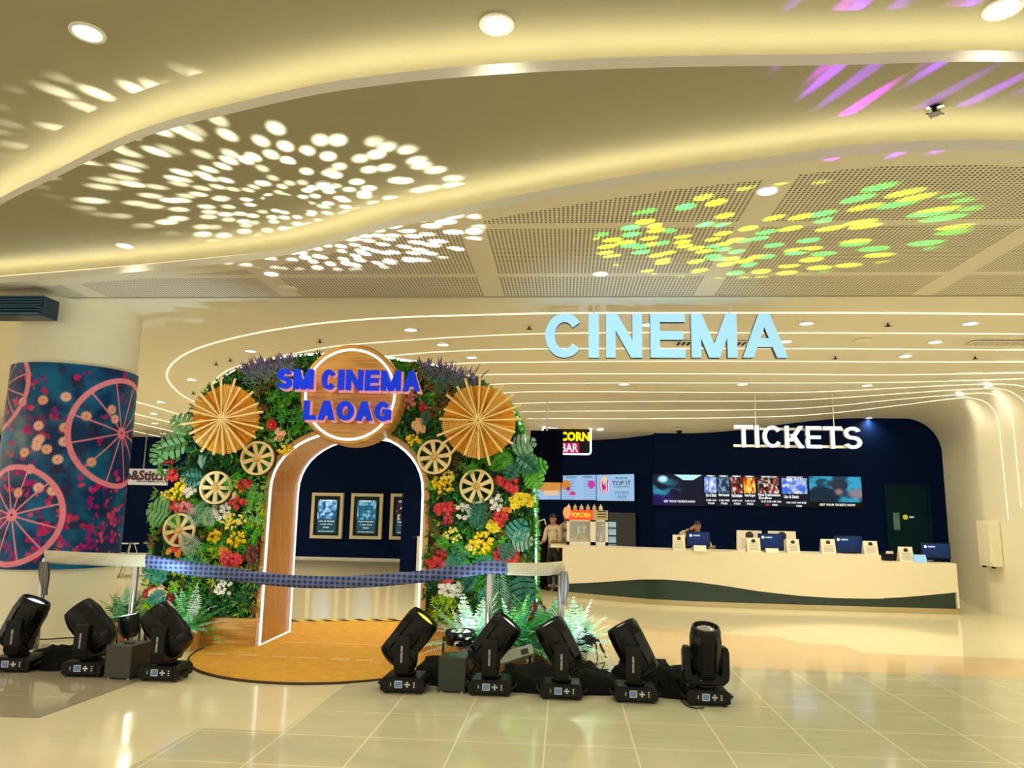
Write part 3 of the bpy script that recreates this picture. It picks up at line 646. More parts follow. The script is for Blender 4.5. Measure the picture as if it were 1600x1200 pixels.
wposter(489, 529, 774.5, 836, ((.12, .3, .5), (.01, .08, .18), (.4, .7, .9)), 21, 1, 'Lilo & Stitch', 'cream framed film poster, left one seen through the arch, pale blue')
wposter(551, 591, 775.5, 837, ((.01, .08, .12), (.02, .12, .18), (.15, .45, .65)), 33, 2, 'Mission Impossible', 'cream framed film poster, middle one seen through the arch, dark teal')
wposter(613, 653, 776, 838, ((.01, .01, .02), (.03, .01, .01), (.75, .5, .4)), 47, 3, 'Final Destination', 'cream framed film poster, right one cut by the dark portal')
# film standee far left
Y = 19.5; a = on_y(176, 757, Y); b = on_y(262, 733, Y)
t = thing('film_sign', 'white hanging board with maroon lettering in the dark shop behind the column', 'sign', (a.x, Y, a.z))
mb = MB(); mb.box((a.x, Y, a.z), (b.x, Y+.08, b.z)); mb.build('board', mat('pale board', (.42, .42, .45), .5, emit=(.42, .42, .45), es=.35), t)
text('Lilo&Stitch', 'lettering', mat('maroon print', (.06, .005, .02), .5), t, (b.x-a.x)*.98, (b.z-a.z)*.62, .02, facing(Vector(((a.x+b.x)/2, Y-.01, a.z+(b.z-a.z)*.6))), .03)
text('ONLY IN CINEMAS MAY 21', 'lettering', m_ink, t, (b.x-a.x)*.5, .05, .01, facing(Vector(((a.x+b.x)/2+.3, Y-.01, a.z+.1))))
for k, (xx, y0, y1) in enumerate(((223, 705, 733), (247, 705, 733))):
    mb = MB(); p = on_y(xx, y0, Y); q = on_y(xx, y1, Y); mb.tube([(q.x, Y+.04, b.z-.02), (q.x, Y+.04, 3.5)], .018, 6); mb.build('hanging_bar', mat('grey bar', (.25, .25, .28), .4), t)
# small bar table and chair far left
def tbl(px, py, label):
    p = on_y(px, py, 15.5); t = thing('bar_table', label, 'table', (p.x, p.y, 0))
    mb = MB(); mb.lathe([(.34, 0), (.34, .03)], (p.x, p.y, p.z), 20); mb.build('tabletop', m_chrome, t)
    for k in range(3):
        a = 2*PI*k/3+.4; mb = MB(); mb.tube([(p.x+.05*math.cos(a), p.y+.05*math.sin(a), p.z), (p.x+.3*math.cos(a), p.y+.3*math.sin(a), 0)], .012); mb.build('leg', m_chrome, t)
tbl(206, 849, 'small round metal table in the dark shop beside the column')

# ============================================================ COLUMN
CX, CY, CR = -6.36, 9.1, .70
ci = (CX, CY, 0)
mb = MB(); mb.lathe([(CR, 0), (CR, ZC+.1)], ci, 96); struct(mb.build('column', m_wall, smooth=40))
ztop = on_y(213, 590, 9.45).z; zbot = on_y(183, 881, 9.45).z
ux0, ux1 = -PI*.98, PI*.12                     # angle range of the wrap as a printed sheet
nu, nv = 520, 300
U, V = np.meshgrid(np.linspace(0, 1, nu), np.linspace(0, 1, nv))
ang = ux0+(ux1-ux0)*U; s_ = ang*(CR+.03); zz = zbot+(ztop-zbot)*V       # s_ arc length in metres
def colpx(px, py):
    """point of the wrap seen at a pixel -> (arc length, height)"""
    d = ray(px, py); a2 = d[0]**2+d[1]**2; b2 = -2*(d[0]*CX+d[1]*CY); c2 = CX**2+CY**2-(CR+.03)**2; D = b2*b2-4*a2*c2
    tt = (-b2-math.sqrt(max(D, 0)))/(2*a2); p = O+d*tt; return math.atan2(p[1]-CY, p[0]-CX)*(CR+.03), p[2]
nz_ = fbm(s_/2+5, zz/2, 6, 1); n2 = fbm(s_/2+5, zz/2, 14, 5); n3 = fbm(s_/2+5, zz/2, 30, 9)
col = np.ones(U.shape+(3,))*np.array((.003, .030, .125)); col = blend(col, (.004, .13, .30), np.clip((nz_-.45)*4, 0, 1)); col = blend(col, (.02, .02, .07), np.clip((n2-.6)*6, 0, 1))
bl = colpx(30, 690); col = blend(col, (.25, .36, .36), np.clip(1-np.sqrt((s_-bl[0])**2+((zz-bl[1])*.6)**2)/.35, 0, 1)*np.clip((n2-.25)*2, 0, 1)*.8)
def pdisk(px, py, r, c, petals=0, soft=.008, seed=0):
    global col
    a, b = colpx(px, py); dx, dz = s_-a, zz-b; th = np.arctan2(dz, dx); rr = np.sqrt(dx*dx+dz*dz)
    e = r*(1+(.13*np.cos(petals*th+seed) if petals else 0)); al = np.clip((e-rr)/soft, 0, 1); col = blend(col, c, al)
    if petals: col = blend(col, (c[0]*.8, c[1]*.45, c[2]*.2), np.clip((r*.3-rr)/soft, 0, 1))
rr_ = random.Random(3)
for k in range(210):   # magenta flowers, denser low and right
    px = rr_.uniform(-20, 205); py = rr_.choice([rr_.uniform(740, 880), rr_.uniform(790, 880), rr_.uniform(565, 700)]) if px > 60 else rr_.uniform(570, 880)
    if 100 < px < 190 and 590 < py < 700 and rr_.random() < .6: continue
    c = rr_.choice([(.55, .01, .12), (.42, .01, .16), (.30, .01, .18), (.65, .05, .15), (.2, .02, .2)])
    for j in range(4): pdisk(px+rr_.uniform(-5, 5), py+rr_.uniform(-5, 5), rr_.uniform(.012, .032), c, 5, seed=j)
for k, (px, py) in enumerate([(35, 628), (67, 625), (103, 620), (38, 707), (60, 665), (62, 686), (57, 697), (73, 702), (90, 718), (101, 668), (100, 690), (47, 733), (82, 767), (28, 770), (60, 762), (143, 722), (58, 690), (175, 640), (180, 655), (135, 650)]):
    pdisk(px, py, .062, (.80, .42, .28) if k % 2 else (.85, .50, .42), 13, .012, k)
def pwheel(px, py, rad_px, rim_px, pts_sp=12):
    global col
    a, b = colpx(px, py); R_ = rad_px*.0088; dx, dz = s_-a, zz-b; rr = np.sqrt(dx*dx+dz*dz); th = np.arctan2(dz, dx)
    wood_c = np.array((.85, .26, .36))*(1+.25*(n3-.5))[..., None]*1.0
    al = np.clip((.035-np.abs(rr-R_))/.006, 0, 1); sp = np.abs(((th/(2*PI)*pts_sp) % 1)-.5)/pts_sp*2*PI*rr
    al = np.maximum(al, np.clip((.011-np.abs(sp))/.005, 0, 1)*(rr < R_)); al = np.maximum(al, np.clip((.075-rr)/.006, 0, 1))
    col = col*(1-al[..., None])+wood_c*al[..., None]; col = blend(col, (.02, .01, .02), np.clip((.018-rr)/.004, 0, 1))
pwheel(190, 677, 76, 8); pwheel(18, 805, 64, 8); pwheel(-45, 600, 60, 8)
mb = MB(); r_ = CR+.03
mb.v = [(CX+r_*math.cos(a), CY+r_*math.sin(a), z) for a, z in zip(ang.ravel(), zz.ravel())]
mb.f = [(j*nu+i, j*nu+i+1, (j+1)*nu+i+1, (j+1)*nu+i) for j in range(nv-1) for i in range(nu-1)]; mb.mi = [0]*len(mb.f)
mb.col = np.concatenate([col.reshape(-1, 3), np.ones((nu*nv, 1))], 1)
tag(mb.build('column_wrap', m_print, smooth=True), 'printed wrap of pink wheels, daisies and magenta flowers around the white column', 'banner')
mb = MB(); a = on_y(0, 925, 8.55)
t = thing('sticker', 'small rainbow coloured sticker low on the white column at the left edge', 'sticker', (-6.7, 8.47, a.z))
for k, c in enumerate(((.8, .8, .1), (.2, .6, .8), (.2, .4, .9))):
    mb = MB(); aa = math.atan2(8.48-CY, -6.66-CX); z0 = on_y(10, 903+k*9, 8.5).z
    mb.v = [(CX+(CR+.004)*math.cos(aa+q), CY+(CR+.004)*math.sin(aa+q), z) for q in (-.03, .05) for z in (z0, z0-.05)]; mb.f = [(0, 1, 3, 2)]; mb.mi = [0]
    mb.build('stripe', mat('sticker %d' % k, c, .5), t)

# dark louvred box at the upper left
Yb = 7.9; a = on_y(-60, 492, Yb); b = on_y(66, 461, Yb); t = thing('louvred_box', 'dark blue louvred ventilation box at the upper left by the column top', 'air unit', (a.x, Yb, a.z))
m_lv = mat('dark blue metal', (.008, .035, .075), .35, metal=.3)
mb = MB(); mb.box((a.x, Yb+.03, a.z), (b.x, Yb+.3, b.z)); mb.build('casing', m_lv, t)
mb = MB()
for k in range(7): z = a.z+(b.z-a.z)*(k+.5)/7; mb.box((a.x, Yb-.0-(.04 if k < 3 else .01), z-.008), (b.x-.01, Yb+.03, z+.008))
mb.build('louvres', mat('louvre blue', (.02, .08, .14), .3), t)

# ============================================================ TICKET COUNTER
front = catmull([Vector(p) for p in ((-.02, 13.95, 0), (.38, 13.74, 0), (.76, 13.52, 0), (1.51, 13.15, 0), (2.6, 12.97, 0), (4.4, 12.91, 0), (6.42, 12.90, 0))], 8)
zt = on_y(1200, 863.5, 12.95).z; ztl = on_y(1450, 879.5, 12.9).z; XS = on_y(1377, 875, 12.9).x; Dp = .75
t = thing('ticket_counter', 'long cream ticket counter with a dark green wavy lower panel', 'counter', (3.2, 13.3, 0))
def fz(X, Y):  # lower edge of the cream front
    pts = [(884, 912), (915, 911), (948, 909), (1000, 905.3), (1040, 905.5), (1085, 909), (1130, 915), (1190, 924.5), (1250, 931), (1300, 934.3), (1345, 935.5), (1400, 934), (1450, 930), (1505, 924.5)]
    return pts
def proj(p):
    c = R.T@(np.array(p)-O); return 800+F*c[0]/-c[2], 600-F*c[1]/-c[2]
WV = fz(0, 0); wv = []
for p in front:
    px, _ = proj((p.x, p.y, .3)); py = np.interp(px, [q[0] for q in WV], [q[1] for q in WV]); wv.append(on_y(px, py, p.y).z)
fr = [(p.x, p.y-.0, z) for p, z in zip(front, wv)]
top = [(p.x, p.y, (zt if p.x < XS else ztl)) for p in front]
i_s = next(i for i, p in enumerate(front) if p.x >= XS); nf = len(front)
front.insert(i_s, Vector((XS, 12.9, 0))); wv.insert(i_s, (wv[i_s-1]+wv[i_s])/2); nf += 1
mb = MB()
TH = .04
for i in range(nf-1):
    a, b = front[i], front[i+1]; z1 = zt if i < i_s else ztl
    for (o0, o1) in ((0, TH),):
        v = [(a.x, a.y, wv[i]), (b.x, b.y, wv[i+1]), (b.x, b.y, z1), (a.x, a.y, z1), (a.x, a.y+TH, wv[i]), (b.x, b.y+TH, wv[i+1]), (b.x, b.y+TH, z1), (a.x, a.y+TH, z1)]
        mb.add(v, [(0, 1, 2, 3), (7, 6, 5, 4), (0, 4, 5, 1)])
E_ = front[-1]; mb.box((E_.x-.03, E_.y, .10), (E_.x, E_.y+Dp, ztl)); S_ = front[0]; mb.box((S_.x, S_.y, .1), (S_.x+.03, S_.y+Dp, zt-.05))
mb.build('front_panel', m_counter, t)
mb = MB()
for i in range(nf-1):
    a, b = front[i], front[i+1]; z1 = zt if i < i_s else ztl
    mb.add([(a.x, a.y, z1+.001), (b.x, b.y, z1+.001), (b.x, b.y+Dp, z1+.001), (a.x, a.y+Dp, z1+.001), (a.x, a.y+Dp, z1-.04), (b.x, b.y+Dp, z1-.04)], [(0, 1, 2, 3), (3, 2, 5, 4)])
a = front[0]; mb.box((a.x-.22, a.y+.1, zt-.05), (a.x+.1, a.y+Dp, zt)); mb.box((XS-.03, 12.9, ztl), (XS, 12.9+Dp, zt))
mb.build('countertop', m_counter, t)
mb = MB()
for i in range(nf-1):
    a, b = front[i], front[i+1]
    mb.add([(a.x, a.y+.05, .08), (b.x-.035*(i == nf-2), b.y+.05, .08), (b.x-.035*(i == nf-2), b.y+.05, .6), (a.x, a.y+.05, .6)], [(0, 1, 2, 3)])
mb.build('lower_panel', m_green, t)
mb = MB()
for i in range(nf-1):
    a, b = front[i], front[i+1]
    mb.add([(a.x, a.y+.03, 0), (b.x, b.y+.03, 0), (b.x, b.y+.03, .085), (a.x, a.y+.03, .085), (b.x, b.y+.1, .085), (a.x, a.y+.1, .085)], [(0, 1, 2, 3), (3, 2, 4, 5)])
mb.build('plinth', m_plinth, t)
# things on the counter
def on_counter(px, dy=.3, low=False): y = 12.9+dy; p = on_y(px, 860, y); return p.x, y, (ztl if low else zt)
m_mon = vcol('monitor picture', .25, emis=.8)
def monitor(px0, px1, pyt, pyb, label, low=False, dy=.35):
    z0 = ztl if low else zt; Y = 12.9+dy; a = on_y(px0, pyb, Y); b = on_y(px1, pyt, Y); t = thing('ticket_monitor', label, 'monitor', ((a.x+b.x)/2, Y, z0), 'customer monitors on the ticket counter')
    mb = MB(); mb.box((a.x-.015, Y, a.z-.02), (b.x+.015, Y+.04, b.z+.015)); mb.build('casing', m_black, t, bevel=.004)
    def f(u, v):
        c = np.ones(u.shape+(3,))*np.array((.004, .02, .07)); c = blend(c, (.004, .05, .22), np.clip(v, 0, 1)*.8*(1-np.abs(u-.5))); return c
    art_panel('picture', Vector((a.x, Y-.002, a.z)), (b.x-a.x, 0, 0), (0, 0, b.z-a.z), 20, 14, f, m_mon, t)
    mb = MB(); mb.lathe([(.022, 0), (.022, .004)], (0, 0, 0), 14, Matrix.Translation((a.x+.06, Y-.004, b.z-.05))@Matrix.Rotation(PI/2, 4, 'X')); mb.build('logo', tx_w, t)
    text('CINEMA', 'lettering', tx_w, t, .12, .025, .002, facing(Vector((a.x+.16, Y-.006, b.z-.05))))
    cx = (a.x+b.x)/2; mb = MB(); mb.box((cx-.03, Y+.01, z0+.01), (cx+.03, Y+.035, a.z)); mb.box((cx-.11, Y-.06, z0), (cx+.11, Y+.1, z0+.012)); mb.build('stand', m_black, t)
monitor(1074, 1108, 832.5, 852, 'dark blue monitor next to the raised arm, left of the row')
monitor(1187, 1223, 835.5, 858, 'dark blue monitor before two beige boards')
monitor(1305, 1346, 839, 862, 'dark blue monitor, third in the row')
monitor(1441, 1483, 850, 871, 'dark blue monitor at the low right end of the counter', True, .3)
def card(px0, px1, pyt, label, low=False, dy=.2, m=None, name='counter_card', cat='notice', txt=True, lean=.05, group='notice cards on the ticket counter', pyb=None):
    z0 = ztl if low else zt; Y = 12.9+dy; a = on_y(px0, pyt, Y); b = on_y(px1, pyt, Y); t = thing(name, label, cat, ((a.x+b.x)/2, Y, z0), group)
    zb = z0 if pyb is None else z0
    mb = MB(); mb.add([(a.x, Y-lean, zb), (b.x, Y-lean, zb), (b.x, Y, a.z), (a.x, Y, a.z), (a.x, Y-lean+.008, zb), (b.x, Y-lean+.008, zb), (b.x, Y+.008, a.z), (a.x, Y+.008, a.z)], [(0, 1, 2, 3), (7, 6, 5, 4), (0, 3, 7, 4), (1, 5, 6, 2), (3, 2, 6, 7)]); mb.build('panel', m or m_ipaper, t)
    mb = MB(); mb.add([(a.x, Y+.008, a.z), (b.x, Y+.008, a.z), (b.x, Y+.09, zb), (a.x, Y+.09, zb)], [(0, 1, 2, 3)]); mb.build('stand', m_white, t)
    if txt:
        c = (a.x+b.x)/2; h_ = a.z-zb; w_ = b.x-a.x
        mb = MB(); mb.lathe([(w_*.16, 0), (w_*.16, .002)], (0, 0, 0), 12, Matrix.Translation((c, Y-lean*.22-.004, zb+h_*.76))@Matrix.Rotation(PI/2, 4, 'X')); mb.build('emblem', m_ink, t)
        mb = MB()
        for k in range(5): z = zb+h_*(.56-.1*k); yy = Y-lean*(1-(z-zb)/h_)-.003; ww = w_*(.36-.05*(k % 2)); mb.box((c-ww, yy-.001, z), (c+ww, yy+.001, z+h_*.022))
        mb.build('printed_lines', mat('grey print', (.35, .32, .26), .6), t)
    return t
card(1051, 1070, 835.5, 'white standing card beside the raised arm')
card(1084, 1103, 852, 'small white card under the leftmost monitor', txt=False, dy=.1)
card(1166, 1187, 840, 'white standing card left of the second monitor')
card(1228, 1248, 842, 'white standing card right of the second monitor')
card(1196, 1216, 856.5, 'small white card under the second monitor', txt=False, dy=.1)
card(1282, 1304, 842, 'white standing card left of the third monitor')
card(1348, 1370, 845, 'white standing card right of the third monitor')
card(1403, 1425, 854, 'white standing card on the low end of the counter', True)
card(1427, 1446, 866.5, 'small glowing pale blue card by the last monitor', True, .1, emi('pale blue card', (.4, .7, .9), .8), txt=False)
card(1151, 1190, 828.5, 'tall beige notice board, left one of two behind the second monitor', dy=.55, name='notice_board', cat='board', lean=.02, group='beige notice boards behind the counter')
card(1200, 1243, 829.5, 'tall beige notice board with dark emblem, right one of two', dy=.55, name='notice_board', cat='board', lean=.02, group='beige notice boards behind the counter')
# printer on the low end
Y = 13.3; a = on_y(1379, 879, Y); t = thing('receipt_printer', 'small black receipt printer on the low end of the counter', 'printer', (a.x+.1, Y, ztl))
mb = MB(); mb.box((a.x, Y-.1, ztl), (a.x+.2, Y+.1, ztl+.12)); mb.build('body', m_black, t, bevel=.01)
mb = MB(); mb.box((a.x+.03, Y-.09, ztl+.12), (a.x+.15, Y-.085, ztl+.16)); mb.build('paper', m_white, t)

# popcorn machine (on the counter's left end)
Yk = 14.15; ax = on_y(885.5, 850, Yk).x; mx_ = on_y(925, 850, Yk).x; bx_ = on_y(950, 850, Yk).x
zz1 = on_y(905, 812, Yk).z; zz2 = on_y(905, 797, Yk).z
t = thing('popcorn_machine', 'popcorn machine with red lit POPCORN header on the counter', 'popcorn machine', (ax, Yk, zt))
mb = MB()
for x in (ax, mx_-.03, mx_+.02, bx_-.05):
    for y in (Yk, Yk+.42): mb.box((x, y, zt), (x+.05, y+.03, zz1))
mb.box((ax, Yk, zt), (bx_, Yk+.45, zt+.06)); mb.box((ax, Yk, zz1-.03), (bx_, Yk+.45, zz1)); mb.build('frame', m_white, t)
mb = MB(); mb.box((ax, Yk-.02, zz1), (mx_+.02, Yk+.45, zz2)); mb.build('header', emi('orange red header', (1, .09, .02), .9), t)
text('POPCORN', 'lettering', emi('yellow letters', (1, .6, .05), 1.2), t, (mx_-ax)*.72, (zz2-zz1)*.5, .01, facing(Vector(((ax+mx_)/2+.03, Yk-.03, (zz1+zz2)/2))), .02)
mb = MB(); mb.ball((ax-.0, Yk-.04, zz1+.13), (.075, .03, .11), 12, 8); mb.build('bag_emblem', emi('orange emblem', (1, .35, .12), .9), t)
mb = MB(); mb.box((mx_+.02, Yk-.01, zz1), (bx_, Yk+.45, zz2+.0))
mb.build('side_header', mat('beige header', (.5, .42, .22), .5), t)
mb = MB()
for k in range(3): mb.box((mx_+.1, Yk-.014, zz1+.05+k*.05), (bx_-.03, Yk-.008, zz1+.07+k*.05))
mb.build('header_slots', m_ink, t)
mb = MB(); mb.box((ax+.05, Yk+.005, zt+.06), (bx_-.05, Yk+.012, zz1-.03)); mb.build('glass_front', m_glass, t)
mb = MB(); mb.box((ax+.03, Yk+.40, zt+.06), (bx_-.03, Yk+.42, zz1-.03)); mb.build('back_panel', mat('steel back', (.28, .27, .22), .3, metal=.5), t)
mb = MB(); mb.lathe([(.11, 0), (.13, .1), (.12, .16), (.02, .18)], (ax+.3, Yk+.2, zt+.2), 18)
mb.tube([(ax+.3, Yk+.2, zt+.36), (ax+.3, Yk+.2, zz1-.03)], .015); mb.build('kettle', m_chrome, t, smooth=40)
mb = MB(); mb.lathe([(.09, 0), (.1, .3), (.06, .38)], (mx_+.17, Yk+.2, zt+.06), 18); mb.build('canister', m_chrome, t, smooth=40)
mb = MB()
for k in range(240): mb.ball((random.uniform(ax+.07, mx_-.06), random.uniform(Yk+.04, Yk+.36), zt+.06+random.random()**2*.12), .016, 5, 3)
o = mb.build('popcorn_pile', mat('popcorn', (.75, .62, .35), .7), t); o['kind'] = 'stuff'
for k in range(6):
    px = 888.5+k*10; p = on_y(px, 797, Yk+.2); lab = ['leftmost', 'second', 'third', 'fourth', 'fifth', 'rightmost'][k]
    b_ = thing('syrup_bottle', 'small pale squeeze bottle on the popcorn machine, %s of six' % lab, 'bottle', (p.x, Yk+.2, zz2), 'squeeze bottles on the popcorn machine')
    mb = MB(); mb.lathe([(.038, 0), (.04, .06), (.03, .075), (.015, .08)], (p.x, Yk+.2, zz2), 12); mb.build('body', mat('bottle %d' % k, [(.75, .7, .6), (.5, .45, .3), (.5, .6, .3), (.55, .4, .3), (.5, .4, .35), (.75, .7, .5)][k], .4), b_, smooth=40)
    mb = MB(); mb.lathe([(.016, .08), (.004, .115)], (p.x, Yk+.2, zz2), 8); mb.build('nozzle', m_white, b_)
# cup rack beside the machine
a = on_y(951, 852, 14.3); b = on_y(962.5, 816, 14.3)
t = thing('cup_dispenser', 'glass fronted rack of pale blue cups beside the popcorn machine', 'rack', (a.x, 14.3, zt))
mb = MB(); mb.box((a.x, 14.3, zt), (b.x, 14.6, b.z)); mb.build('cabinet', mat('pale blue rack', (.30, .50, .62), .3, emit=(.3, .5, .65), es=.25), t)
mb = MB()
for k in range(3): z = zt+(b.z-zt)*(k+.15)/3; mb = MB(); mb.box((a.x-.005, 14.28, z), (b.x+.005, 14.3, z+.025)); mb.build('shelf_edge', m_ink, t)
# dark doorway in the menu wall
p0 = wall_at(950, 800); p1 = wall_at(992, 800)
mb = MB(); M = Matrix.Translation((p0.x, p0.y, 0))@Matrix.Rotation(aw, 4, 'Z'); Ld = math.hypot(p1.x-p0.x, p1.y-p0.y); mb.box((0, 0.02, 0), (Ld, .05, on_line(970, 801, A0, A1).z), 0, M)
struct(mb.build('door_2', mat('dark door', (.002, .003, .008), .3)))

# wall dispenser at right
pa = on_x(1544, 883, XW-.02); pb = on_x(1578, 815, XW-.02)
t = thing('wall_dispenser', 'cream wall mounted cabinet on the right wall beside the counter end', 'cabinet', (XW-.1, pa.y, pa.z))
y0, y1 = sorted((pa.y, pb.y)); y0 = y1-.42 if y1-y0 > .6 else y0; z0, z1 = pa.z, pb.z
mb = MB(); mb.box((XW-.16, y0, z0), (XW-.004, y1, z1)); mb.build('casing', m_wall, t, bevel=.01)
mb = MB(); mb.box((XW-.175, y0+.05, z0+.06), (XW-.16, y1-.05, z1-.08)); mb.build('front_plate', m_counter, t)
mb = MB(); mb.box((XW-.14, y0+.05, z0-.03), (XW-.1, y0+.1, z0)); mb.box((XW-.14, y1-.1, z0-.03), (XW-.1, y1-.05, z0)); mb.build('nozzles', m_black, t)
# ============================================================ FLOWER ARCH
YA = 8.5                                        # front face of the arch
def greenmat(name, c, rough=.5): return mat(name, c, rough, noise=(40, .25))
G = [greenmat('leaf bright green', (.10, .58, .04)), greenmat('leaf mid green', (.05, .32, .02)), greenmat('leaf dark green', (.015, .12, .03)), greenmat('leaf yellow green', (.42, .62, .02)),
     greenmat('leaf blue green', (.04, .36, .18)), greenmat('leaf brown', (.22, .12, .03)), greenmat('leaf pale green', (.28, .62, .16))]
OUT = [(262, 975), (243, 950), (238, 905), (240, 850), (243, 800), (248, 750), (256, 712), (275, 685), (298, 655), (310, 625), (335, 600), (365, 580), (400, 567), (440, 560), (480, 556), (546, 552), (620, 563), (665, 570), (705, 578), (740, 592), (775, 615), (800, 645), (815, 680), (825, 720), (831, 770), (833, 850), (833, 920), (836, 960), (838, 1000)]
ow = [on_y(px, py, YA) for px, py in OUT]; ow = [(p.x, max(p.z, .30)) for p in ow]; ow[0] = (ow[0][0], .30); ow[-1] = (ow[-1][0], .30)
XL, XR, ZS, ZT = -3.40, -1.61, 1.72, 2.43         # opening
xc, hw = (XL+XR)/2, (XR-XL)/2
def opening(grow=0, n=22):
    return [(XL-grow, 0.0)]+[(xc-(hw+grow)*math.cos(PI*k/n), ZS+(ZT-ZS+grow)*math.sin(PI*k/n)**.88) for k in range(n+1)]+[(XR+grow, 0.0)]
arch = thing('flower_arch', 'large arch of leaves and flowers with a lit wooden doorway on a round rug', 'flower arch', (xc, YA, 0))
# body: a thick panel split in columns between the outer line and the doorway
op = opening(.06)
def z_out(x):
    xs_ = [p[0] for p in ow]; i = max(range(len(ow)), key=lambda k: ow[k][1])
    L = sorted(ow[:i+1]); Rr = sorted(ow[i:]); S = L if x < ow[i][0] else Rr
    return float(np.interp(x, [p[0] for p in S], [p[1] for p in S]))
def z_in(x):
    if XL-.06 < x < XR+.06:
        q = (x-xc)/(hw+.06); return ZS+(ZT-ZS+.06)*max(0, 1-q*q)**.44
    return .0
xl, xr = min(p[0] for p in ow), max(p[0] for p in ow)
XX = sorted(set(list(np.linspace(xl, xr, 70))+[XL-.0601, XL-.0599, XR+.0599, XR+.0601]))
mb = MB(); n = len(XX)
vf = []
for y in (YA, YA+.5):
    vf += [(x, y, z_in(x)) for x in XX]+[(x, y, max(z_out(x), z_in(x))) for x in XX]
mb.add(vf, [(i, i+1, n+i+1, n+i) for i in range(n-1)]+[(2*n+i, 3*n+i, 3*n+i+1, 2*n+i+1) for i in range(n-1)]+[(n+i, n+i+1, 3*n+i+1, 3*n+i) for i in range(n-1)]+[(i, 2*n+i, 2*n+i+1, i+1) for i in range(n-1)]+[(n-1, 3*n-1, 4*n-1, 2*n-1), (0, n, 3*n, 2*n)])
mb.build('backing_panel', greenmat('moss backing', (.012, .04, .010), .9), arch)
# wooden base boxes
for (x0, x1) in ((on_y(300, 985, YA-.1).x, XL-.02), (XR+.03, on_y(842, 1000, YA).x)):
    mb = MB(); mb.box((x0, YA-.13, 0), (x1, YA+.5, .31)); mb.build('base_box', m_wood, arch, bevel=.008)
# doorway lining
o1, o2 = opening(.0), opening(.075); YB = YA+.85
mb = MB(); n = len(o1)
mb.add([(x, YA-.03, z) for x, z in o1]+[(x, YA-.03, z) for x, z in o2], [(i, n+i, n+i+1, i+1) for i in range(n-1)])
mb.add([(x, YA-.03, z) for x, z in o1]+[(x, YB, z) for x, z in o1], [(i, i+1, n+i+1, n+i) for i in range(n-1)])
mb.add([(x, YA-.03, z) for x, z in o2]+[(x, YB, z) for x, z in o2], [(i, n+i, n+i+1, i+1) for i in range(n-1)])
mb.add([(x, YB, z) for x, z in o1]+[(x, YB, z) for x, z in o2], [(i, i+1, n+i+1, n+i) for i in range(n-1)])
mb.build('doorway_lining', m_woodv, arch)
mb = MB(); fr_ = [(x+.0, YA-.045, z) for x, z in o1]; mb.tube([(XL, YB, .015)]+[(XL, YA-.045, .015)]+fr_[1:], .014, 6)
mb.build('front_light_tube', m_wled, arch)
mb = MB(); mb.tube([(XL+.02, YB-.02, .015)]+[(x*.985+xc*.015, YB-.02, z) for x, z in o1[1:]], .012, 6); mb.build('rear_light_tube', m_wled, arch)
# outer rim lights
mb = MB(); pts = [(p[0]+.015, YA+.03, p[1]+.02) for p in ow[10:19]]; mb.tube(catmull(pts, 4), .013, 6); mb.build('rim_light_tube', m_wled, arch)
mb = MB(); pts = [(p[0]+.03, YA+.06, p[1]) for p in ow[20:]]; mb.tube(catmull(pts, 4), .012, 6); mb.build('rim_light_tube', emi('mint light tube', (.6, 1, .75), 1.6), arch)

# foliage
def blade(mb, p, d, ln, wd, mi, nrm=Vector((0, -1, 0))):
    d = d.normalized(); s_ = d.cross(nrm); s_ = s_.normalized() if s_.length > .01 else Vector((1, 0, 0))
    b = p+d*ln*.45+nrm*ln*.12; mb.add([p, b-s_*wd, p+d*ln, b+s_*wd], [(0, 1, 2, 3)], mi)
def inside(x, z):
    if z < .31 or not (xl < x < xr): return False
    return z_in(x) < z < z_out(x) and not (XL-.07 < x < XR+.07 and z < z_in(x)+.05)
def zone(x, z):
    a = fbm(np.array([x*.5+7.0]), np.array([z*.5+3.0]), 3.2, 11)[0]; b = fbm(np.array([x*.5+9.0]), np.array([z*.5+5.0]), 4.2, 23)[0]
    if z > 2.35: return 2 if a < .5 else (1 if b < .52 else 5)
    if z < .85: return (2 if a < .52 else 1) if b < .55 else (3 if b > .62 else 5)
    if a < .37: return 2
    if a < .45: return 1 if b < .5 else 5
    if a < .58: return 0
    return 3 if b > .47 else 6
fol = [MB() for _ in range(1)][0]
cnt = 0
while cnt < 3400:
    x = random.uniform(xl, xr); z = random.uniform(.3, 3.4)
    if not inside(x, z): continue
    cnt += 1; zn = zone(x, z); bump_ = random.uniform(0, .09); p = Vector((x, YA-bump_, z))
    for k in range(9):
        a = random.uniform(0, 2*PI); mi = zn if random.random() < .75 else random.choice([0, 1, 2, 3, 1, 2])
        blade(fol, p, Vector((math.cos(a), -random.uniform(.1, .9), math.sin(a))), random.uniform(.035, .085), random.uniform(.005, .013), mi)
for k in range(620):  # right and left edge tufts wrapping the side
    i = random.choice(list(range(0, 10))+list(range(19, len(ow)-1))*2); t_ = random.random()
    a, b = ow[i], ow[i+1]; x = a[0]+(b[0]-a[0])*t_; z = a[1]+(b[1]-a[1])*t_; y = YA+random.uniform(-.03, .45); sgn = 1 if i > 15 else -1
    for q in range(8):
        blade(fol, Vector((x, y, z)), Vector((sgn*random.uniform(.2, 1), random.uniform(-.8, .4), random.uniform(-.8, .8))), random.uniform(.04, .10), random.uniform(.005, .012), random.choice([6, 0, 6, 3, 4, 0]), Vector((sgn*.7, -.7, 0)))
o = fol.build('foliage', G, arch); o['kind'] = 'stuff'; o['label'] = 'dense small green leaves covering the arch'

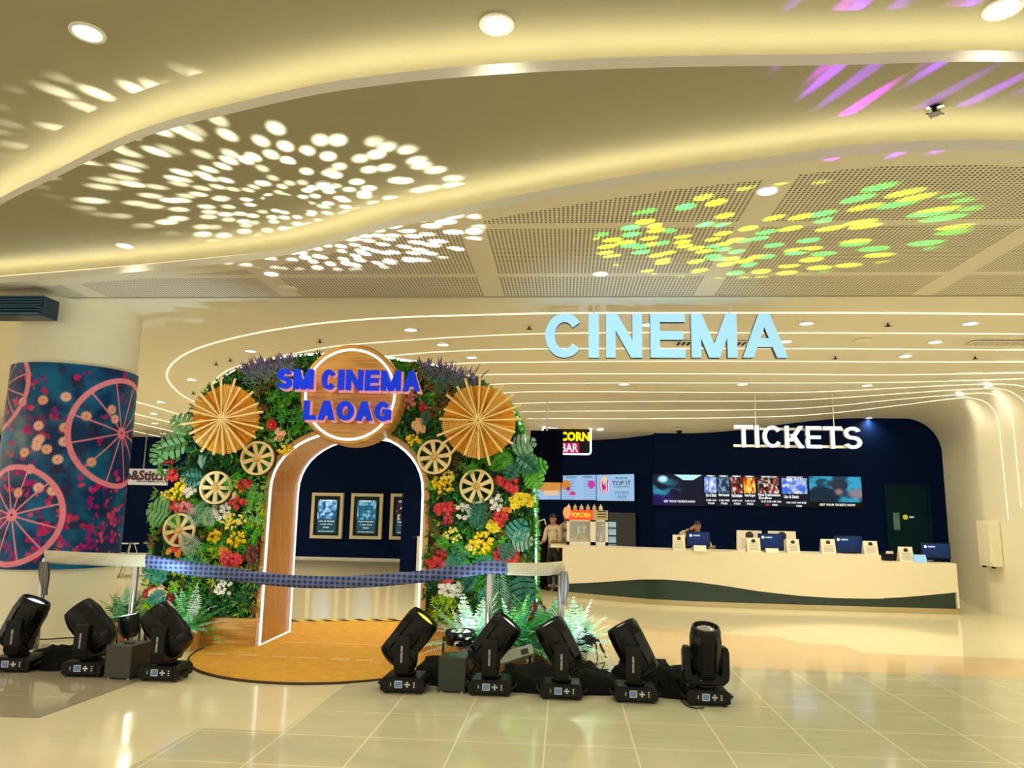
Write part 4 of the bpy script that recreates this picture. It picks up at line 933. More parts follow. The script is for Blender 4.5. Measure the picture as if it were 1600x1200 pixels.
def AP(px, py, dy=.12): return on_y(px, py, YA-dy)
FM = {c: mat(c+' petals', v, .5, noise=(30, .15)) for c, v in dict(red=(.62, .01, .03), crimson=(.35, .005, .03), yellow=(.85, .62, .01), lemon=(.85, .72, .15), white=(.85, .78, .75), pink=(.75, .22, .28), peach=(.85, .48, .28), orange=(.80, .22, .02), wine=(.14, .01, .02)).items()}
m_heart = mat('flower heart', (.55, .35, .02), .6)
def petalflower(mb, p, r, n=5, mi=0):
    ax = Vector((random.uniform(-.4, .4), -1, random.uniform(-.3, .4))).normalized(); u = ax.orthogonal().normalized(); v = ax.cross(u); a0 = random.uniform(0, 6)
    for k in range(n):
        a = a0+2*PI*k/n; d = u*math.cos(a)+v*math.sin(a); s_ = u*-math.sin(a)+v*math.cos(a)
        mb.add([p, p+d*r*.6-s_*r*.42+ax*r*.18, p+d*r+ax*r*.12, p+d*r*.6+s_*r*.42+ax*r*.18], [(0, 1, 2, 3)], mi)
    mb.ball(p+ax*r*.05, r*.22, 5, 3, 1)
def cluster(px, py, col, kind='petal', spread=(13, 10), n=14, size=.036, desc=None):
    n = int(n*1.35); size *= .84
    p0 = AP(px, py); mb = MB(); sc_ = YA/1170
    for k in range(n):
        a = random.uniform(0, 2*PI); q = math.sqrt(random.random()); p = p0+Vector((math.cos(a)*q*spread[0]*sc_, random.uniform(-.04, .03), math.sin(a)*q*spread[1]*sc_))
        if kind == 'petal': petalflower(mb, p, size*random.uniform(.8, 1.25), 5)
        elif kind == 'ball': mb.ball(p, size*.52*random.uniform(.8, 1.2), 7, 5)
    if kind == 'dahlia':
        for ring, m_ in ((1.0, 14), (.75, 12), (.5, 9), (.28, 6)):
            for k in range(m_):
                a = 2*PI*(k+ring)/m_; d = Vector((math.cos(a), -.25-(1-ring)*1.2, math.sin(a))).normalized(); s_ = Vector((-math.sin(a), 0, math.cos(a)))
                r = size*ring; mb.add([p0, p0+d*r*.6-s_*r*.25, p0+d*r, p0+d*r*.6+s_*r*.25], [(0, 1, 2, 3)])
        mb.ball(p0+Vector((0, -.02, 0)), size*.18, 6, 4, 1)
    o = mb.build('flower_cluster', [FM[col], m_heart], arch, smooth=False); o['label'] = desc or '%s flowers' % col
    return o
CL = [(425, 664, 'red', 'dahlia', 0, 0, 0, .085), (436, 679, 'peach', 'petal', (9, 8), 8, .04), (447, 703, 'yellow', 'ball', (14, 7), 16, .045), (270, 742, 'red', 'petal', (9, 9), 12), (272, 772, 'yellow', 'ball', (15, 10), 20, .045), (284, 757, 'yellow', 'petal', (8, 9), 10), (296, 768, 'white', 'petal', (11, 8), 14), (262, 723, 'crimson', 'petal', (9, 5), 8),
      (366, 762, 'yellow', 'ball', (13, 14), 24), (383, 757, 'red', 'petal', (10, 9), 12), (290, 795, 'pink', 'petal', (18, 9), 24), (282, 790, 'red', 'petal', (16, 9), 14), (345, 797, 'white', 'petal', (15, 15), 26, .03), (372, 787, 'red', 'petal', (12, 10), 14), (362, 775, 'white', 'petal', (10, 6), 10), (365, 815, 'lemon', 'ball', (20, 12), 30, .04), (335, 838, 'yellow', 'ball', (11, 10), 14, .05), (370, 843, 'yellow', 'ball', (15, 12), 22, .05), (275, 842, 'red', 'petal', (8, 8), 10),
      (362, 873, 'red', 'petal', (17, 13), 34, .042), (351, 862, 'orange', 'petal', (9, 8), 10), (393, 868, 'wine', 'petal', (12, 17), 20), (272, 862, 'orange', 'petal', (13, 7), 12), (282, 856, 'red', 'petal', (9, 5), 8), (350, 918, 'white', 'petal', (12, 14), 16, .026), (236, 925, 'crimson', 'petal', (8, 8), 9, .05), (250, 928, 'peach', 'petal', (11, 8), 12, .05), (262, 937, 'crimson', 'petal', (7, 5), 6, .05), (256, 775, 'lemon', 'ball', (6, 8), 8),
      (640, 627, 'pink', 'petal', (11, 15), 18, .032), (633, 617, 'crimson', 'petal', (10, 7), 9, .032), (655, 666, 'peach', 'petal', (10, 10), 13, .045), (646, 688, 'yellow', 'ball', (13, 8), 16, .045), (662, 637, 'crimson', 'petal', (6, 8), 6),
      (692, 757, 'yellow', 'ball', (17, 15), 34, .046), (700, 745, 'lemon', 'ball', (10, 8), 12, .045), (790, 752, 'red', 'petal', (17, 8), 22), (800, 764, 'red', 'petal', (9, 7), 12), (697, 795, 'red', 'petal', (16, 9), 22, .042), (699, 812, 'crimson', 'petal', (9, 7), 8, .04), (725, 799, 'white', 'petal', (12, 11), 16, .03), (775, 786, 'white', 'petal', (9, 14), 16, .03), (815, 785, 'yellow', 'petal', (18, 14), 26, .04), (782, 808, 'red', 'petal', (10, 13), 22, .036), (792, 797, 'orange', 'petal', (6, 5), 6),
      (707, 836, 'lemon', 'ball', (14, 11), 18, .042), (752, 848, 'yellow', 'ball', (19, 17), 40, .05), (771, 823, 'yellow', 'petal', (9, 8), 10, .045), (783, 868, 'red', 'petal', (10, 14), 22), (803, 870, 'red', 'petal', (9, 10), 16, .045), (735, 860, 'lemon', 'ball', (9, 8), 12, .04), (684, 882, 'red', 'petal', (17, 10), 20, .042), (690, 866, 'crimson', 'petal', (8, 7), 9), (705, 920, 'white', 'petal', (18, 12), 34, .03), (700, 907, 'red', 'petal', (7, 4), 6), (690, 730, 'yellow', 'ball', (8, 5), 6),
      (806, 950, 'wine', 'petal', (10, 12), 9, .07), (842, 950, 'wine', 'petal', (9, 6), 6, .06), (742, 848, 'orange', 'ball', (20, 10), 8, .035)]
for q in CL:
    a = dict(zip(('spread', 'n', 'size'), q[4:])) if q[3] != 'dahlia' else dict(spread=(1, 1), n=0, size=.085)
    cluster(q[0], q[1], q[2], q[3], **a)

def monstera(mb, p, d, ln, wd, nrm, mi=0, lobes=5):
    d = d.normalized(); s_ = d.cross(nrm).normalized(); nrm = s_.cross(d)
    for sg in (-1, 1):
        for k in range(lobes):
            t0, t1 = k/lobes, (k+.82)/lobes; tm = (t0+t1)/2
            prof = lambda t: wd*math.sin(PI*min(1, .12+.88*t)**.8)**.8 if t < 1 else 0
            w0, w1 = prof(t0+.02)*1.0, prof(t1); ax0, ax1 = p+d*ln*t0, p+d*ln*t1
            up = nrm*ln*.10
            e0 = ax0+s_*sg*w0+d*ln*.12+up*.3; e1 = ax1+s_*sg*w1+d*ln*.10+up*.3; em = (e0+e1)/2+s_*sg*wd*.10
            mb.add([ax0, ax1, (ax1+e1)/2+up, e1, em, e0, (ax0+e0)/2+up], [(0, 1, 2, 6), (6, 2, 3, 4), (6, 4, 5)], mi)
def palm(mb, p, d, ln, wd, nrm, mi=0, n=15):
    d = d.normalized(); s_ = d.cross(nrm).normalized(); q = []
    for k in range(n+1): t = k/n; q.append(p+d*ln*t+nrm*ln*.25*math.sin(PI*t*.9))
    mb.tube(q, .004, 4, mi)
    for k in range(1, n+1):
        t = k/n; w_ = wd*math.sin(PI*min(.97, .15+.8*t))**.7
        for sg in (-1, 1):
            a = q[k]; tip = a+s_*sg*w_+d*w_*.75+nrm*w_*.1; m_ = (a+tip)/2+nrm*.01; e = d*ln/n*.33
            mb.add([a, m_-e, tip, m_+e], [(0, 1, 2, 3)], mi)
leafmats = dict(jade=greenmat('jade leaf', (.12, .30, .10)), teal=greenmat('teal leaf', (.03, .24, .20)), bright=greenmat('bright leaf', (.08, .38, .02), .4), varieg=greenmat('grey green leaf', (.20, .36, .26), .4), deep=greenmat('deep teal leaf', (.01, .12, .09), .4), pale=greenmat('pale grey leaf', (.36, .48, .38)))
BL = [(292, 690, (-1, -.35), 46, 20, 'jade', 'm'), (300, 672, (-.9, .5), 36, 20, 'jade', 'm'), (262, 690, (-.5, -1), 40, 17, 'jade', 'm'), (262, 805, (-1, .35), 32, 24, 'jade', 'm'), (262, 905, (-1, .4), 40, 14, 'teal', 'm'), (262, 930, (-1, -.3), 30, 12, 'teal', 'm'), (315, 733, (0, 1), 24, 9, 'varieg', 'l'), (318, 748, (-1, .1), 34, 14, 'deep', 'm'), (326, 782, (-.5, -1), 40, 17, 'varieg', 'p'), (325, 790, (.4, -1), 32, 12, 'pale', 'p'),
      (278, 840, (1, -.35), 46, 18, 'pale', 'p'), (282, 852, (1, .2), 34, 13, 'pale', 'p'), (272, 880, (1, -.1), 55, 16, 'teal', 'p'), (300, 872, (1, -.5), 46, 14, 'deep', 'p'), (275, 835, (0, 1), 30, 12, 'bright', 'p'),
      (800, 700, (1, .25), 38, 17, 'varieg', 'm'), (808, 712, (.8, -.6), 40, 18, 'deep', 'm'), (828, 735, (1, .35), 28, 17, 'bright', 'm'), (826, 738, (.7, -.8), 30, 17, 'bright', 'm'), (806, 722, (-.5, -1), 30, 14, 'deep', 'm'), (800, 845, (.6, 1), 36, 18, 'teal', 'm'), (800, 842, (1, -.1), 32, 17, 'varieg', 'm'), (796, 848, (-.3, -1), 26, 14, 'deep', 'm'),
      (750, 770, (0, -1), 52, 18, 'deep', 'p'), (748, 782, (-.2, -1), 36, 12, 'teal', 'p'), (720, 845, (-.1, -1), 45, 18, 'deep', 'p'), (728, 870, (-1, -.6), 34, 14, 'teal', 'p'), (742, 872, (.8, -.3), 40, 14, 'teal', 'p'), (745, 890, (-.6, -1), 36, 13, 'deep', 'p'), (778, 890, (.1, -1), 55, 20, 'varieg', 'p'), (812, 900, (.2, -1), 45, 22, 'deep', 'm'), (790, 905, (-.9, -.8), 50, 16, 'teal', 'p'), (700, 860, (-.6, .9), 24, 10, 'bright', 'p'), (722, 740, (.9, .4), 26, 9, 'bright', 'p'), (765, 735, (1, .7), 40, 15, 'bright', 'p'), (395, 800, (.2, 1), 32, 12, 'bright', 'p'), (330, 892, (1, -.1), 44, 14, 'teal', 'p'), (375, 738, (-.5, -1), 30, 12, 'bright', 'p'), (445, 620, (-.2, 1), 30, 10, 'deep', 'p'), (680, 620, (.5, .8), 34, 12, 'deep', 'p'), (668, 640, (-.1, -1), 26, 9, 'deep', 'p')]
for (px, py, d, ln, wd, mname, k) in BL:
    p = AP(px, py, .15); s_ = YA/1170; mb = MB(); D_ = Vector((d[0], -.15, d[1]))
    if k == 'm': monstera(mb, p, D_, ln*s_, wd*s_, Vector((0, -1, 0)))
    elif k == 'p': palm(mb, p, D_, ln*s_, wd*s_, Vector((0, -1, 0)))
    else:
        for q in range(5): blade(mb, p, Vector((random.uniform(-.4, .4), -.2, 1)), ln*s_, wd*s_*.4, 0)
    o = mb.build({'m': 'split_leaf', 'p': 'palm_frond', 'l': 'long_leaf'}[k], leafmats[mname], arch)
lav = [mat('lavender', (.16, .12, .34), .7), mat('silver stem', (.16, .26, .22), .6)]
for (x0, x1, yy, y2) in ((385, 458, 580, 566), (662, 748, 572, 592)):
    mb = MB()
    for k in range(130):
        t_ = random.random(); px = x0+(x1-x0)*t_; py = yy+(y2-yy)*t_+random.uniform(0, 22); p = on_y(px, py, YA-random.uniform(0, .15)); d = Vector((random.uniform(-.6, .6), -.3, random.uniform(.3, 1))).normalized()
        ln = random.uniform(.08, .17); mb.tube([p, p+d*ln], .003, 3, 1); mb.tube([p+d*ln*.6, p+d*ln*1.2], lambda t: .011*(1-t*.7), 4, 0)
        for q in range(3): blade(mb, p, Vector((random.uniform(-1, 1), -.3, random.uniform(-.6, .8))), random.uniform(.05, .11), .005, 1)
    mb.build('lavender_tuft', lav, arch)['label'] = 'purple lavender tuft'

# rug
mb = MB(); rc = (-2.50, 8.20); rr = 1.42
pts = [(rc[0]+rr*math.cos(a), rc[1]+rr*math.sin(a)) for a in np.linspace(PI, 2*PI, 50)]+[(-1.1, 10.55), (-3.98, 10.25)]
m_rug = mat('brown mustard rug', (.64, .33, .03), .85, noise=(9, .25), bump=.3)
t = thing('rug', 'brown mustard rug with a rounded front edge and dashed lettering under the arch', 'rug', (rc[0], rc[1], 0))
mb.prism(pts, lambda u, v, q: (u, v, q), .004, .014); mb.build('pile', m_rug, t)
mb = MB(); P = [(p[0], p[1], .012) for p in pts[:51]]; mb.tube(P, .012, 6); mb.build('border', mat('dark brown border', (.04, .018, .005), .8), t)
mb = MB()
for (xa, ya, xb, yb) in ((324, 1021.5, 354, 1022), (373, 1023, 403, 1024), (425, 1025.5, 448, 1026), (465, 1027.5, 499, 1028.5), (517, 1030, 547, 1030.5), (558, 1031, 583, 1032), (606, 1033, 624, 1034)):
    a = on_z(xa, ya, .015); b = on_z(xb, yb, .015); n = max(3, int((b.x-a.x)/.03))
    for k in range(n):
        x = a.x+(b.x-a.x)*k/n; y = a.y+(b.y-a.y)*k/n; mb.box((x, y-.03, .0145), (x+.021, y+.03, .0165))
a = on_z(444, 1003, .015); b = on_z(608, 1008.5, .015); mb.add([(a.x, a.y, .0152), (b.x, b.y, .0152), (b.x, b.y+.025, .0152), (a.x, a.y+.025, .0152)], [(0, 1, 2, 3)])
mb.build('woven_lines', mat('cream yarn', (.72, .55, .32), .8), t)
# hazard tape along the rear edge
def tape_mat():
    m = mat('hazard tape', (.8, .6, .05), .4); nt = m.node_tree; b = nt.nodes['Principled BSDF']; tc = nt.nodes.new('ShaderNodeTexCoord'); wv_ = nt.nodes.new('ShaderNodeTexWave')
    wv_.bands_direction = 'DIAGONAL'; wv_.inputs['Scale'].default_value = 1.0; mp = nt.nodes.new('ShaderNodeMapping'); mp.inputs['Scale'].default_value = (2.3, 2.3, 0)
    cr = nt.nodes.new('ShaderNodeValToRGB'); cr.color_ramp.interpolation = 'CONSTANT'; cr.color_ramp.elements[0].color = (.01, .01, .01, 1); cr.color_ramp.elements[1].position = .5; cr.color_ramp.elements[1].color = (.85, .62, .05, 1)
    nt.links.new(tc.outputs['Object'], mp.inputs['Vector']); nt.links.new(mp.outputs['Vector'], wv_.inputs['Vector']); nt.links.new(wv_.outputs['Fac'], cr.inputs['Fac']); nt.links.new(cr.outputs['Color'], b.inputs['Base Color']); return m
a = on_z(440, 972.5, .01); b = on_z(648, 967.5, .01); mb = MB(); mb.add([(a.x-.1, a.y, .0175), (b.x+.6, b.y, .0175), (b.x+.6, b.y+.17, .0175), (a.x-.1, a.y+.17, .0175), (a.x-.1, a.y, .016), (b.x+.6, b.y, .016)], [(0, 1, 2, 3), (4, 5, 1, 0)])
tag(mb.build('hazard_tape', tape_mat()), 'yellow and black striped tape along the rear edge of the rug', 'tape')

# ------------------------------------------------------------ round sign with the letters
Ys = YA-.42; dc = on_y(547, 616, Ys); dr = on_y(547+79, 616, Ys).x-dc.x
sg = thing('round_sign', 'round wooden sign with raised blue letters and a light ring on top of the arch', 'sign', dc)
Mx = Matrix.Translation(dc)@Matrix.Rotation(PI/2, 4, 'X')
mb = MB(); mb.lathe([(dr, -.34), (dr, -.02), (dr-.02, 0)], (0, 0, 0), 72, Mx); mb.build('disc', m_wood, sg, smooth=40)
mb = MB(); mb.tube([Mx@Vector((dr*.885*math.cos(a), dr*.885*math.sin(a), .008)) for a in np.linspace(0, 2*PI, 72, endpoint=False)], .014, 6, closed=True); mb.build('light_ring', m_wled, sg, smooth=True)
m_blue = mat('royal blue acrylic', (.0, .03, .62), .45, emit=(.0, .04, .85), es=.3, spec=.2)
m_pinks = mat('pink lit letter side', (.75, .35, .36), .4, emit=(.9, .35, .35), es=.35); m_bside = mat('dark blue letter side', (.01, .02, .2), .4)
def sign_word(word, x0, x1, y0, y1, slope, t_px, gap, aspects):
    tot = sum(aspects[c] for c in word)+gap*sum(1 for c in word[:-1])
    Yl = Ys-.10; A = on_y(x0, y1, Yl); B = on_y(x1, y1, Yl); T = on_y(x0, y0, Yl); ht = T.z-A.z; k_ = (B.x-A.x)/tot; x = A.x
    for c in word:
        if c != ' ':
            asp = aspects[c]*k_/ht; tt = t_px/(y1-y0); z0 = A.z-(x-A.x)*slope
            fn = lambda u, v, d: (x+u*ht, Yl+d, z0+v*ht)
            fo = lambda u, v, d: (x+u*ht+.012, Yl+d, z0+v*ht-.014)
            mb = MB(); stroke_letter(mb, c, fn, tt if c != 'I' else asp, asp, -.06, .0); L = mb.build('letter', m_blue, sg)
            mb = MB(); stroke_letter(mb, c, fo, (tt if c != 'I' else asp), asp, .003, .03, grow=.045); mb.build('letter_backing', m_pinks, L)
        x += (aspects[c]+gap)*k_
AS = {'S': .95, 'M': 1.3, ' ': .28, 'C': .95, 'I': .36, 'N': 1.12, 'E': .92, 'A': 1.15, 'L': .82, 'O': 1.15, 'G': 1.1}
sign_word('SM CINEMA', 435, 657, 577.5, 608, .012, 6.7, .18, AS)
sign_word('LAOAG', 476, 611, 626.5, 656, .012, 7.2, .18, AS)

# ------------------------------------------------------------ fans and wheels hung on the arch
def fan(px, py, rpx, label, seed):
    rnd = random.Random(seed); Yf = YA-.20; c = on_y(px, py, Yf); r = rpx*Yf/1170
    t = thing('bamboo_fan', label, 'fan decoration', c, 'bamboo fans on the arch')
    M = Matrix.Translation(c)@Matrix.Rotation(PI/2, 4, 'X'); a0 = rnd.uniform(0, 1); N = 34
    mb = MB(); V = [M@Vector((0, 0, .02))]
    for k in range(2*N):
        a = 2*PI*k/(2*N); V.append(M@Vector((r*math.cos(a), r*math.sin(a), .0 if k % 2 else .055)))
    mb.add(V, [(0, 1+k, 1+(k+1) % (2*N)) for k in range(2*N)]); V2 = [v+Vector((0, .02, 0)) for v in V]; mb.add(V2, [(0, 1+(k+1) % (2*N), 1+k) for k in range(2*N)]); mb.build('pleated_disc', m_rattan, t)
    ns = 20
    for k in range(ns):
        a = 2*PI*k/ns+a0+rnd.uniform(-.06, .06); d = Vector((math.cos(a), math.sin(a), 0)); ln = r*rnd.uniform(1.0, 1.26)
        mb = MB(); mb.tube([M@(Vector((0, 0, .13))+d*.01), M@(Vector((0, 0, .10))+d*ln)], lambda q: .007+.009*q, 5); mb.build('stick', m_rattan2, t)
    for k in range(5):                              # woven slats panels
        a = 2*PI*k/5+a0*1.3; mb = MB(); n_ = 9
        for i in range(n_):
            aa = a+(i-(n_-1)/2)*.062; d = Vector((math.cos(aa), math.sin(aa), 0)); mb.tube([M@(d*r*.28+Vector((0, 0, .085))), M@(d*r*1.03+Vector((0, 0, .085)))], .0055, 4)
        for i in range(12):
            q = r*(.32+.06*i); mb.tube([M@(Vector((math.cos(a+w_), math.sin(a+w_), 0))*q+Vector((0, 0, .09))) for w_ in (-.26, 0, .26)], .0035, 4)
        mb.build('slat_panel', m_rattan3, t)
fan(354, 656, 56, 'round pleated bamboo fan with sticks, upper left on the arch', 1)
fan(749, 659, 58, 'round pleated bamboo fan with sticks, upper right on the arch', 5)
def wheel(px, py, rpx, label, rot, src=None):
    Yw = YA-.17; c = on_y(px, py, Yw); r = rpx*Yw/1170
    t = thing('wooden_wheel', label, 'wheel decoration', c, 'wooden wheels on the arch'); M = Matrix.Translation(c)@Matrix.Rotation(PI/2, 4, 'X')
    mb = MB(); n = 48; prof = [(r, -.03), (r, .03), (r*.87, .03), (r*.87, -.03), (r, -.03)]; mb.lathe(prof, (0, 0, 0), n, M, cap=False); mb.build('rim', m_wheel, t, smooth=40)
    mb = MB(); mb.lathe([(r*1.05, -.05), (r*1.05, .0), (r*.99, .0), (r*.99, -.05)], (0, 0, 0), n, M, cap=False); mb.build('dark_edge', m_dark, t, smooth=40)
    for k in range(8):
        a = rot+2*PI*k/8; d = Vector((math.cos(a), math.sin(a), 0)); s_ = Vector((-math.sin(a), math.cos(a), 0)); mb = MB()
        v = [];
        for z in (-.012, .018):
            v += [M@(d*r*.12-s_*.016+Vector((0, 0, z))), M@(d*r*.9-s_*.026+Vector((0, 0, z))), M@(d*r*.9+s_*.026+Vector((0, 0, z))), M@(d*r*.12+s_*.016+Vector((0, 0, z)))]
        mb.add(v, [(3, 2, 1, 0), (4, 5, 6, 7), (0, 1, 5, 4), (1, 2, 6, 5), (2, 3, 7, 6), (3, 0, 4, 7)]); mb.build('spoke', m_wheel, t)
    mb = MB(); mb.lathe([(r*.2, -.02), (r*.2, .035), (r*.12, .05)], (0, 0, 0), 20, M); mb.build('hub', mat('ochre hub', (.62, .38, .10), .5), t, smooth=40)
wheel(403, 716, 27.5, 'wooden spoked wheel under the left fan, beside the doorway', .3)
wheel(338, 762, 26.5, 'wooden spoked wheel, middle one of the three at left', 0)
wheel(281, 828, 26.5, 'wooden spoked wheel at the left edge, lowest of all', .25)
wheel(679, 714, 27.5, 'wooden spoked wheel under the right fan, beside the doorway', .15)
wheel(745, 760, 27, 'wooden spoked wheel at right, lower of the right pair', .39)

# ============================================================ POTTED PLANTS
def fern(mb, p, n, ln, wd, cols, up=.6, spread=1.0):
    for k in range(n):
        a = random.uniform(0, 2*PI); L = ln*random.uniform(.45, 1.1); el = random.uniform(.15, 1.35)
        d = Vector((math.cos(a), math.sin(a), 0)); q = []; m_ = 9; droop = random.uniform(.15, .5)
        for i in range(m_+1): t = i/m_; q.append(p+d*L*t*math.cos(el)*spread+Vector((0, 0, L*(math.sin(el)*t*1.15-droop*t*t))))
        mi = random.choice(cols); mb.tube(q, .0028, 3, mi)
        for i in range(1, m_+1):
            t = i/m_; dd = (q[i]-q[i-1]).normalized(); s_ = dd.cross(Vector((0, 0, 1))); s_ = s_.normalized() if s_.length > .05 else Vector((1, 0, 0)); w_ = wd*math.sin(PI*min(.95, .18+.75*t))
            for g in (-1, 1):
                for h_ in (0, .5):
                    a_ = q[i]-dd*(L/m_)*h_; tip = a_+s_*g*w_+dd*w_*.45-Vector((0, 0, w_*random.uniform(0, .35))); md = (a_+tip)/2; e = dd*min(.007, L/m_*.16); mb.add([a_, md-e, tip, md+e], [(0, 1, 2, 3)], mi)
FG = [greenmat('fern stage lit mint', (.38, .80, .50)), greenmat('fern stage lit pale', (.70, .90, .78)), greenmat('fern green', (.07, .42, .07)), greenmat('fern teal', (.04, .34, .22)), greenmat('fern dark', (.015, .11, .04))]  # mint and pale: stage light on the fronds put into the leaf colour
def potted(px, py, Y, pot, label, n, ln, wd, cols, up=.9, blooms=None, h_=.22, r_=.14):
    b = on_y(px, py, Y); z0 = .014 if math.hypot(b.x-rc[0], Y-rc[1]) < rr else .004
    t = thing('potted_plant', label, 'potted plant', (b.x, Y, z0)); mb = MB()
    if pot == 'wood':
        mb.lathe([(r_*.92, 0), (r_*1.05, h_), (r_*.9, h_), (r_*.88, h_-.02)], (b.x, Y, z0), 8); mb.build('pot', m_woodv, t)
    else:
        mb.lathe([(r_*.68, 0), (r_*.92, h_*.8), (r_*1.02, h_*.8), (r_*1.02, h_), (r_*.9, h_), (r_*.88, h_-.02)], (b.x, Y, z0), 24); mb.build('pot', m_terra, t, smooth=40)
    mb = MB(); mb.lathe([(r_*.9, h_-.03), (0.01, h_-.015)], (b.x, Y, z0), 16); mb.build('soil', mat('soil', (.02, .012, .008), .9), t)
    mb = MB(); fern(mb, Vector((b.x, Y, z0+h_-.02)), int(n*2.6), ln*1.0, wd*.9, cols, up); mb.build('fronds', FG, t)
    if blooms:
        for k in range(blooms[1]):
            mb = MB(); p = Vector((b.x+random.uniform(-.2, .2), Y-random.uniform(0, .2), z0+h_+random.uniform(.1, .35))); petalflower(mb, p, .06, 6); mb.build('bloom', [FM[blooms[0]], m_heart], t)
    return t
potted(291, 1012, 8.15, 'wood', 'fern in an octagonal wooden pot left of the arch base', 26, .50, .075, [0, 2, 2, 1], 1.15)
potted(246, 1003, 8.6, 'terra', 'bushy green fern behind the third spotlight from left', 30, .55, .08, [2, 2, 0, 1, 3], 1.1, h_=.26, r_=.17)
potted(188, 1006, 8.55, 'terra', 'green fern in a terracotta pot between the left posts', 24, .48, .07, [2, 0, 4, 2], 1.15, h_=.22, r_=.15)
potted(737, 1013, 7.75, 'terra', 'fern coloured mint by painted-in stage light, right of the arch base, hidden pot', 34, .58, .085, [0, 1, 1, 0], 1.15, h_=.22, r_=.14)
potted(803, 1040, 7.7, 'terra', 'green fern in a terracotta pot beside the grey flood light', 34, .56, .085, [2, 2, 3, 0], 1.25, h_=.24, r_=.155)
potted(850, 1025, 8.0, 'terra', 'tall teal green fern below the white cloth', 34, .62, .09, [2, 3, 0, 2], 1.3, blooms=('wine', 3), h_=.24, r_=.155)
potted(897, 1022, 7.75, 'terra', 'fern coloured pale mint by painted-in stage light, right end of the arch', 40, .56, .085, [1, 0, 1, 0], 1.15, h_=.22, r_=.15)

# ============================================================ BARRIER POSTS AND CLOTHS
YP = 7.85
def post(px, Y, zt_, label, topm=None):
    p = on_y(px, 900, Y); t = thing('barrier_post', label, 'post', (p.x, Y, 0), 'steel barrier posts')
    mb = MB(); mb.lathe([(.034, .012), (.034, zt_-.03), (.028, zt_)], (p.x, Y, 0), 20); mb.build('pole', m_chrome, t, smooth=40)
    mb = MB(); mb.lathe([(.17, .0), (.17, .012), (.12, .02), (.035, .035)], (p.x, Y, .004), 28); mb.build('base', m_chrome, t, smooth=40)
    return p.x
zt1 = on_y(75, 872, 8.0).z; X1 = post(68, 8.0, zt1, 'chrome post at far left before the white column'); X2 = post(211, 7.95, on_y(214, 868, 7.95).z, 'chrome post beside the blue cloth end, left of the arch')
X3 = post(765, 7.5, on_y(765, 880, 7.5).z, 'chrome post before the right side of the arch'); X4 = post(877, 7.45, on_y(877, 884, 7.45).z, 'chrome post at the right end with the knotted cloth tail')
def cloth_mat(name, c1, c2, dot=True, sx=26):
    m = mat(name, c1, .8); nt = m.node_tree; b = nt.nodes['Principled BSDF']; tc = nt.nodes.new('ShaderNodeTexCoord'); vo = nt.nodes.new('ShaderNodeTexVoronoi'); vo.inputs['Scale'].default_value = sx; vo.inputs['Randomness'].default_value = .0
    mp = nt.nodes.new('ShaderNodeMapping'); mp.inputs['Scale'].default_value = (1, .0, 1.25); cr = nt.nodes.new('ShaderNodeValToRGB'); cr.color_ramp.elements[0].position = .28; cr.color_ramp.elements[1].position = .42
    cr.color_ramp.elements[0].color = (*c2, 1); cr.color_ramp.elements[1].color = (*c1, 1)
    nt.links.new(tc.outputs['Object'], mp.inputs['Vector']); nt.links.new(mp.outputs['Vector'], vo.inputs['Vector']); nt.links.new(vo.outputs['Distance'], cr.inputs['Fac']); nt.links.new(cr.outputs['Color'], b.inputs['Base Color']); return m
m_bluec = cloth_mat('blue grey dotted cloth', (.12, .16, .38), (.02, .035, .12), sx=17); m_creamc = cloth_mat('cream ribbed cloth', (.62, .57, .46), (.50, .45, .35), sx=40)
def ribbon(name, pts_top, pts_bot, m, label, amp=.006):
    """closed flat sleeve of cloth between a top and a bottom line"""
    A = catmull(pts_top, 8); B = catmull(pts_bot, 8); n = len(A); mb = MB(); rows = []
    for k in range(7):
        t = k/6; rows.append([a.lerp(b, t)+Vector((0, -.012*math.sin(PI*t)-amp*math.sin(i*.9+k*1.3), 0)) for i, (a, b) in enumerate(zip(A, B))])
    for k in range(7):
        t = k/6; rows.append([b.lerp(a, t)+Vector((0, .035+.008*math.sin(PI*t), 0)) for a, b in zip(A, B)])
    mb.add([p for r_ in rows for p in r_], [(j*n+i, j*n+i+1, ((j+1) % 14)*n+i+1, ((j+1) % 14)*n+i) for j in range(14) for i in range(n-1)])
    return tag(mb.build(name, m, smooth=True), label, 'barrier cloth', 'barrier cloths')
def yl(px): return float(np.interp(px, [68, 211, 765, 877], [7.93, 7.88, 7.43, 7.38]))
def RB(L): return [on_y(px, py, yl(px)) for px, py in L]
ribbon('barrier_cloth', RB([(70, 860), (120, 862.5), (170, 864.5), (228, 866)]), RB([(70, 880), (120, 882.5), (170, 884.5), (228, 886)]), m_creamc, 'cream cloth sleeve stretched between the two left posts')
ribbon('barrier_cloth', RB([(228, 866.5), (300, 878.5), (370, 889), (440, 897.5), (500, 900.5), (570, 899), (640, 893.5), (700, 886), (765, 876), (793, 877.5)]), RB([(228, 886.5), (300, 899), (370, 908.5), (440, 916.5), (500, 919.5), (570, 918), (640, 912.5), (700, 905.5), (765, 896.5), (793, 898)]), m_bluec, 'long sagging blue grey dotted cloth across the front of the arch')
ribbon('barrier_cloth', RB([(793, 879.5), (830, 880), (860, 879), (880, 877)]), RB([(793, 898.5), (830, 900), (860, 899), (880, 896)]), m_creamc, 'short pale grey cloth between the two right posts')
